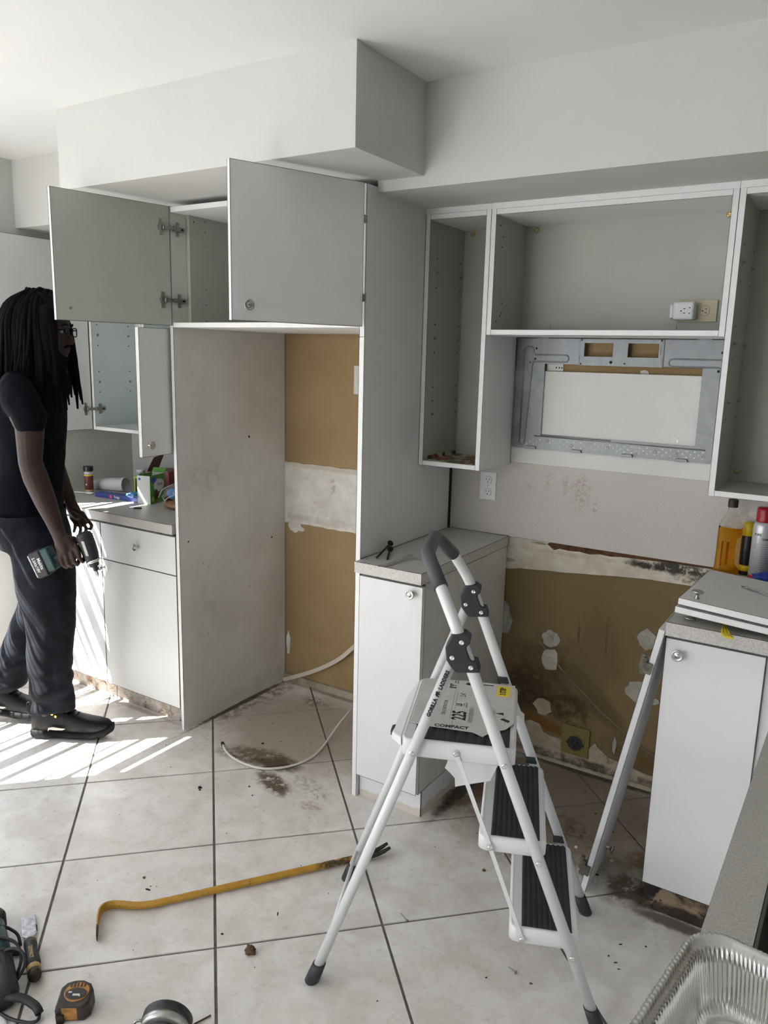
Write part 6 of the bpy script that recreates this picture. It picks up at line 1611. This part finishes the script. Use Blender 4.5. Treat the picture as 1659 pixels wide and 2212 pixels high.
# face details
simple('eye_white', (0.28, 0.26, 0.24), 0.3)
for s in (-1, 1):
    e = ball(.087, s * .029, 1.679, .0085, .0095, .0065, 14).build('eye', 'eye_white', man); ball(.0935, s * .029, 1.679, .0028, .0045, .0045, 10).build('iris', 'black_hole', e)
    limb([(.098, s * .050, 1.700, .003), (.106, s * .034, 1.706, .004), (.106, s * .014, 1.702, .003)], 8).build('eyebrow', 'hair_black', man)
limb([(.094, .022, 1.618, .0035), (.106, 0, 1.623, .005), (.094, -.022, 1.618, .0035)], 8).build('moustache', 'hair_black', man)
b_ = union([limb([(.045, .048, 1.615, .010), (.070, .030, 1.585, .013), (.082, 0, 1.572, .014), (.070, -.030, 1.585, .013), (.045, -.048, 1.615, .010)])], .004, 2, 'beard', 'hair_black', man)
# glasses
gls = MB()
for s in (-1, 1):
    pts = []
    for t in range(21):
        a = 2 * math.pi * t / 20; x, y = math.cos(a), math.sin(a); k = 1 / max(abs(x), abs(y)) ** .5
        pts.append(PP(.116 - .004 * abs(x), s * .033 + x * .0225 * k, 1.676 + y * .0165 * k))
    gls.tube(pts, .0022, 8)
    gls.tube([PP(.113, s * .058, 1.684), PP(.06, s * .078, 1.686), PP(-.005, s * .084, 1.682), PP(-.02, s * .084, 1.668)], .0022, 8)
gls.tube([PP(.117, -.011, 1.681), PP(.119, 0, 1.684), PP(.117, .011, 1.681)], .002, 8)
simple('frame_black', (0.004, 0.004, 0.004), 0.6, spec=0.1)
gf = gls.build('glasses', 'frame_black', man)
glass('lens', (0.9, 0.92, 0.95), 0.02, 1.05)
for s in (-1, 1):
    MB().prism([PP(.1145, s * .033 + .020 * x, 1.676 + .0145 * y) for x, y in ((-1, -.6), (-.6, -1), (.6, -1), (1, -.6), (1, .6), (.6, 1), (-.6, 1), (-1, .6))], PF * .001).build('lens', 'lens', gf)
# hair: cap under the locks, then each lock
rnd = random.Random(5)
cap = union([ball(-.012, 0, 1.722, .118, .096, .112), eloft([(1.74, -.035, 0, .105, .098), (1.66, -.050, 0, .090, .098), (1.58, -.060, 0, .080, .092), (1.51, -.070, 0, .075, .088)]),
             limb([(.055, .075, 1.755, .028), (.048, .088, 1.68, .024), (.052, .088, 1.60, .020), (.056, .088, 1.53, .018)])], .008, 3, 'hair_cap', 'hair_black', man)
# keep the face clear
for v in cap.data.vertices:
    q = v.co - PO; a_ = q.dot(PF); s_ = q.dot(PS)
    if a_ > .062 and v.co.z < 1.735 and abs(s_) < .075: v.co -= PF * (a_ - .062)
NL = 150
for k in range(NL):
    th = math.radians(rnd.uniform(38, 322))            # angle round the head, 0 = face
    near = math.sin(th) > 0                             # his right side faces the camera
    layer = rnd.uniform(0, 1)
    ca_, sa_ = math.cos(th), math.sin(th)
    ra, rs_ = .112 + .022 * layer, .098 + .018 * layer
    start = (rnd.uniform(-.045, .035), rnd.uniform(-.03, .03), 1.826 + rnd.uniform(-.008, .008) + .006 * layer)
    sh = (-.018 + ra * .82 * ca_, rs_ * .82 * sa_, 1.788 + rnd.uniform(-.01, .01))
    eq = (-.022 + ra * 1.08 * ca_, rs_ * 1.06 * sa_, 1.715 + rnd.uniform(-.01, .01))
    lowz = 1.475 + rnd.uniform(-.012, .022)
    fwd_ = 0.0
    if ca_ > .25: lowz = 1.40 + rnd.uniform(-.02, .06); fwd_ = .030
    if ca_ > .55 and not near and rnd.random() < .4: continue
    ja, js = rnd.uniform(-.010, .010), rnd.uniform(-.008, .008)
    md = (-.028 + ra * 1.05 * ca_ + ja + fwd_ * .5, rs_ * 1.05 * sa_ + js, 1.60)
    en = (-.040 + ra * .95 * ca_ + ja * 2 + fwd_, rs_ * 1.04 * sa_ + js * 2 + (.014 if near else -.014), lowz)
    if ca_ > .62: md = (max(md[0], .062), md[1], md[2]); en = (en[0] + .012, en[1], en[2] - .02)
    P_ = [start, sh, eq, md, ((md[0] + en[0]) / 2 + rnd.uniform(-.006, .006), (md[1] + en[1]) / 2, (md[2] + en[2]) / 2), en]
    sm_ = fillet([PP(*p) for p in P_], .07, 4)
    r0 = rnd.uniform(.0068, .0090); n_ = len(sm_)
    MB().tube(sm_, [r0 * (1 - .28 * (i / n_) ** 2) * (1 + .09 * math.sin(i * 2.1 + k)) for i in range(n_ - 1)] + [r0 * .45], 7).build('dreadlock', 'hair_black', man)
# front locks that hang clear of the chest
for a0, s0, z0_, a1_, s1_, z1_ in ((.075, .085, 1.60, .100, .050, 1.375), (.080, .080, 1.60, .108, .045, 1.395), (.070, .09, 1.60, .088, .070, 1.420), (.078, .075, 1.58, .104, .06, 1.43), (.060, .092, 1.60, .066, .085, 1.44), (.082, .070, 1.60, .122, .050, 1.425)):
    sm_ = fillet([PP(.050, .082, 1.76), PP(a0 - .008, s0 + .01, 1.68), PP(a0, s0, z0_), PP((a0 + a1_) / 2 + .010, (s0 + s1_) / 2, (z0_ + z1_) / 2), PP(a1_, s1_, z1_)], .05, 4)
    MB().tube(sm_, [.0068] * (len(sm_) - 1) + [.003], 7).build('dreadlock', 'hair_black', man)
# t-shirt
def folds(sc, amp, zs=1.0):
    def f(co):
        p = V((co.x * sc, co.y * sc, co.z * sc * zs)); return noise.noise(p) * amp + noise.noise(p * 2.3) * amp * .5
    return f
sh_parts = [eloft([(1.525, -.055, 0, .070, .100), (1.50, -.062, 0, .082, .140), (1.465, -.070, 0, .108, .188), (1.40, -.072, 0, .124, .200), (1.30, -.074, 0, .130, .182), (1.20, -.082, 0, .132, .172), (1.10, -.092, 0, .130, .168), (1.00, -.102, 0, .130, .176), (.945, -.104, 0, .128, .182)]),
            limb([(-.050, .150, 1.462, .066), (-.012, .190, 1.415, .068), (.022, .208, 1.352, .066), (.024, .212, 1.342, .064)]),
            limb([(-.090, -.150, 1.462, .066), (-.110, -.190, 1.415, .066), (-.118, -.212, 1.345, .064)])]
t_sh = union(sh_parts, .0085, 3, 't_shirt', 'shirt_black', man, folds(11, .010, .6))
# jeans
j_parts = [eloft([(.965, -.100, 0, .122, .172), (.92, -.098, 0, .132, .182), (.86, -.088, 0, .136, .182), (.81, -.075, 0, .132, .178)]),
           limb([(-.040, .088, .86, .108), (-.010, .094, .735, .117), (-.002, .096, .62, .108), (.0, .096, .52, .098), (-.006, .096, .40, .092), (-.010, .096, .28, .088), (-.012, .096, .215, .090), (-.012, .096, .205, .088)], 24),
           limb([(-.095, -.088, .86, .106), (-.105, -.090, .72, .105), (-.112, -.088, .55, .088), (-.165, -.080, .42, .080), (-.225, -.068, .30, .078), (-.270, -.058, .185, .074)], 24),
           eloft([(.24, -.010, .096, .088, .080), (.18, -.012, .096, .086, .078), (.125, -.014, .096, .090, .080)])]
def jf(co):
    f0 = folds(7, .010, .8)(co)
    if co.z < .38: f0 += noise.noise(V((co.x * 7, co.y * 7, co.z * 26))) * .016 * min(1, (.38 - co.z) / .15)
    return f0
jn = union(j_parts, .0085, 3, 'jeans', 'denim', man, jf)
MB().loft([[PP(-.100 + .134 * math.cos(2 * math.pi * i / 40), .185 * math.sin(2 * math.pi * i / 40), z) for i in range(40)] for z in (.925, .962)], cap=False).build('waistband', 'denim', jn)
# shoes
def shoe(name, a0, s0, pitch, lift, parent):
    """a0: heel position, foot pointing along the man's forward axis"""
    def Q(x, y, z):
        cx = .22; dx, dz = x - cx, z
        xr = cx + dx * math.cos(pitch) + dz * math.sin(pitch) * 1; zr_ = lift - dx * math.sin(pitch) + dz * math.cos(pitch)
        return PP(a0 + xr, s0 + y, max(zr_, .0005))
    def ring(x, hw, z0_, z1_, n=18, sq=.35):
        out = []
        for i in range(n):
            t = 2 * math.pi * i / n; u_, v_ = math.cos(t), math.sin(t); k = 1 / max(abs(u_), abs(v_)) ** sq
            out.append(Q(x, hw * u_ * k * .93, (z0_ + z1_) / 2 + (z1_ - z0_) / 2 * v_ * k * .93))
        return out
    mb = MB()
    mb.loft([ring(.000, .030, .006, .044), ring(.010, .041, .001, .050), ring(.06, .043, .0, .046), ring(.13, .042, .002, .042), ring(.20, .051, .001, .044), ring(.26, .053, .002, .048), ring(.310, .045, .010, .060), ring(.340, .022, .030, .072)])
    sole = mb.build('sole', 'shoe_sole', parent)
    mb = MB()
    mb.loft([ring(.004, .026, .020, .080), ring(.012, .037, .018, .140), ring(.05, .0405, .018, .156), ring(.09, .0405, .018, .160), ring(.125, .0405, .018, .150), ring(.160, .042, .018, .126), ring(.20, .046, .020, .108), ring(.24, .048, .020, .097), ring(.28, .045, .022, .090), ring(.312, .036, .030, .083), ring(.332, .018, .040, .072)])
    up_ = mb.build('upper', 'shoe_black', parent)
    for sd_ in (-1, 1):
        MB().prism([Q(x, sd_ * .0455, z) for x, z in ((.083, .046), (.086, .062), (.105, .066), (.13, .062), (.158, .059), (.145, .052), (.11, .052), (.092, .054))], PS * (.0035 * sd_)).build('silver_stripe', 'shoe_silver', up_, bevel=.001)
        for x, z in ((.098, .118), (.112, .108)): MB().prism([Q(x, sd_ * .0415, z), Q(x + .008, sd_ * .0415, z - .004), Q(x + .012, sd_ * .042, z + .006), Q(x + .004, sd_ * .042, z + .011)], PS * (.003 * sd_)).build('gold_tab', 'gold', up_, bevel=.0008)
    for x, z in ((.14, .142), (.158, .129), (.176, .117), (.194, .107), (.212, .098)):
        MB().tube([Q(x + .002, -.034, z - .020), Q(x, -.016, z - .002), Q(x + .002, 0, z + .001), Q(x, .016, z - .002), Q(x + .002, .034, z - .020)], .0032, 6).build('lace', 'shoe_sole', up_)
    MB().tube(fillet([Q(.135, .0, .150), Q(.128, .020, .172), Q(.155, .030, .168), Q(.160, .016, .150), Q(.140, .0, .150), Q(.150, -.02, .168), Q(.170, -.014, .150)], .01), .0026, 6).build('lace', 'shoe_sole', up_)
    MB().tube(fillet([Q(.006, 0, .118), Q(-.016, 0, .128), Q(-.018, 0, .150), Q(.008, 0, .150)], .008), .0045, 8, 1).build('pull_tab', 'shoe_sole', up_)
    return up_
shoe('shoe', -.102, .092, 0.0, 0.0, man)
shoe('shoe', -.425, -.050, math.radians(7), .012, man)

# ---------------------------------------------------------------- impact driver in his hand
dv = thing('impact_driver', 'dark teal cordless impact driver held nose-down by the man', 'power tool', PP(.19, .245, .84))
m0, m1 = PP(.214, .244, .928), PP(.246, .244, .818); md_ = (m1 - m0).normalized()
simple('driver_dark', (0.012, 0.020, 0.022), 0.5)
bd = MB().lathe([(.018, 0), (.027, .006), (.0305, .022), (.0315, .060), (.0300, .090), (.0265, .108), (.025, .114)], m0, md_, 24).build('housing', 'driver_dark', dv)
for k in range(4): MB().lathe([(.0312, .014 + k * .010), (.0322, .016 + k * .010), (.0312, .018 + k * .010)], m0, md_, 24).build('vent_ridge', 'tool_black', bd)
MB().lathe([(.0262, .112), (.0262, .120), (.022, .124)], m0, md_, 24).build('nose_ring', 'chrome', dv)
MB().lathe([(.021, .122), (.0175, .138), (.0105, .142), (.0105, .156), (.008, .158)], m0, md_, 20).build('chuck', 'tool_black', dv)
MB().lathe([(.0035, .155), (.0035, .172), (.0022, .176), (.0006, .186)], m0, md_, 8).build('bit', 'steel_dark', dv)
MB().tube([PP(.218, .244, .872), PP(.160, .245, .846), PP(.105, .248, .822), PP(.088, .250, .812)], [.0150, .0155, .0165, .020], 16).build('handle', 'driver_dark', dv)
e1, e2 = (PF * .38 - V((0, 0, .925))).normalized(), (PF * .925 + V((0, 0, .38))).normalized()
o_ = PP(.010, .250, .836)
BM = local(o_, e2, PS, e1)
MB(BM).box(.048, .082, -.030, .030, -.004, .088).build('battery_base', 'tool_teal', dv, bevel=.006)
bt2 = MB(BM).box(.004, .050, -.033, .033, -.006, .098).build('battery', 'tool_black', dv, bevel=.006)
MB(BM).box(.000, .006, -.031, .031, .0, .092).build('battery_rim', 'steel_blade', dv, bevel=.002)
Tm = local(o_ + PS * .0332, e1, e2, PS)
text_mesh('battery_lettering', 'Makita', .019, Tm @ Matrix.Translation((.044, .036, 0)), 'label_white', dv, depth=.0003, sx=.9, bold=.0003)
text_mesh('battery_lettering', '5.0Ah/18V', .016, Tm @ Matrix.Translation((.044, .018, 0)), 'label_white', dv, depth=.0003, sx=.9, bold=.0003)
MB(local(m0 + md_ * .060 + PS * .0315, md_, -PF, PS)).box(-.030, .030, -.006, .006, -.001, .0006).build('name_plate', 'steel_dark', dv, bevel=.001)
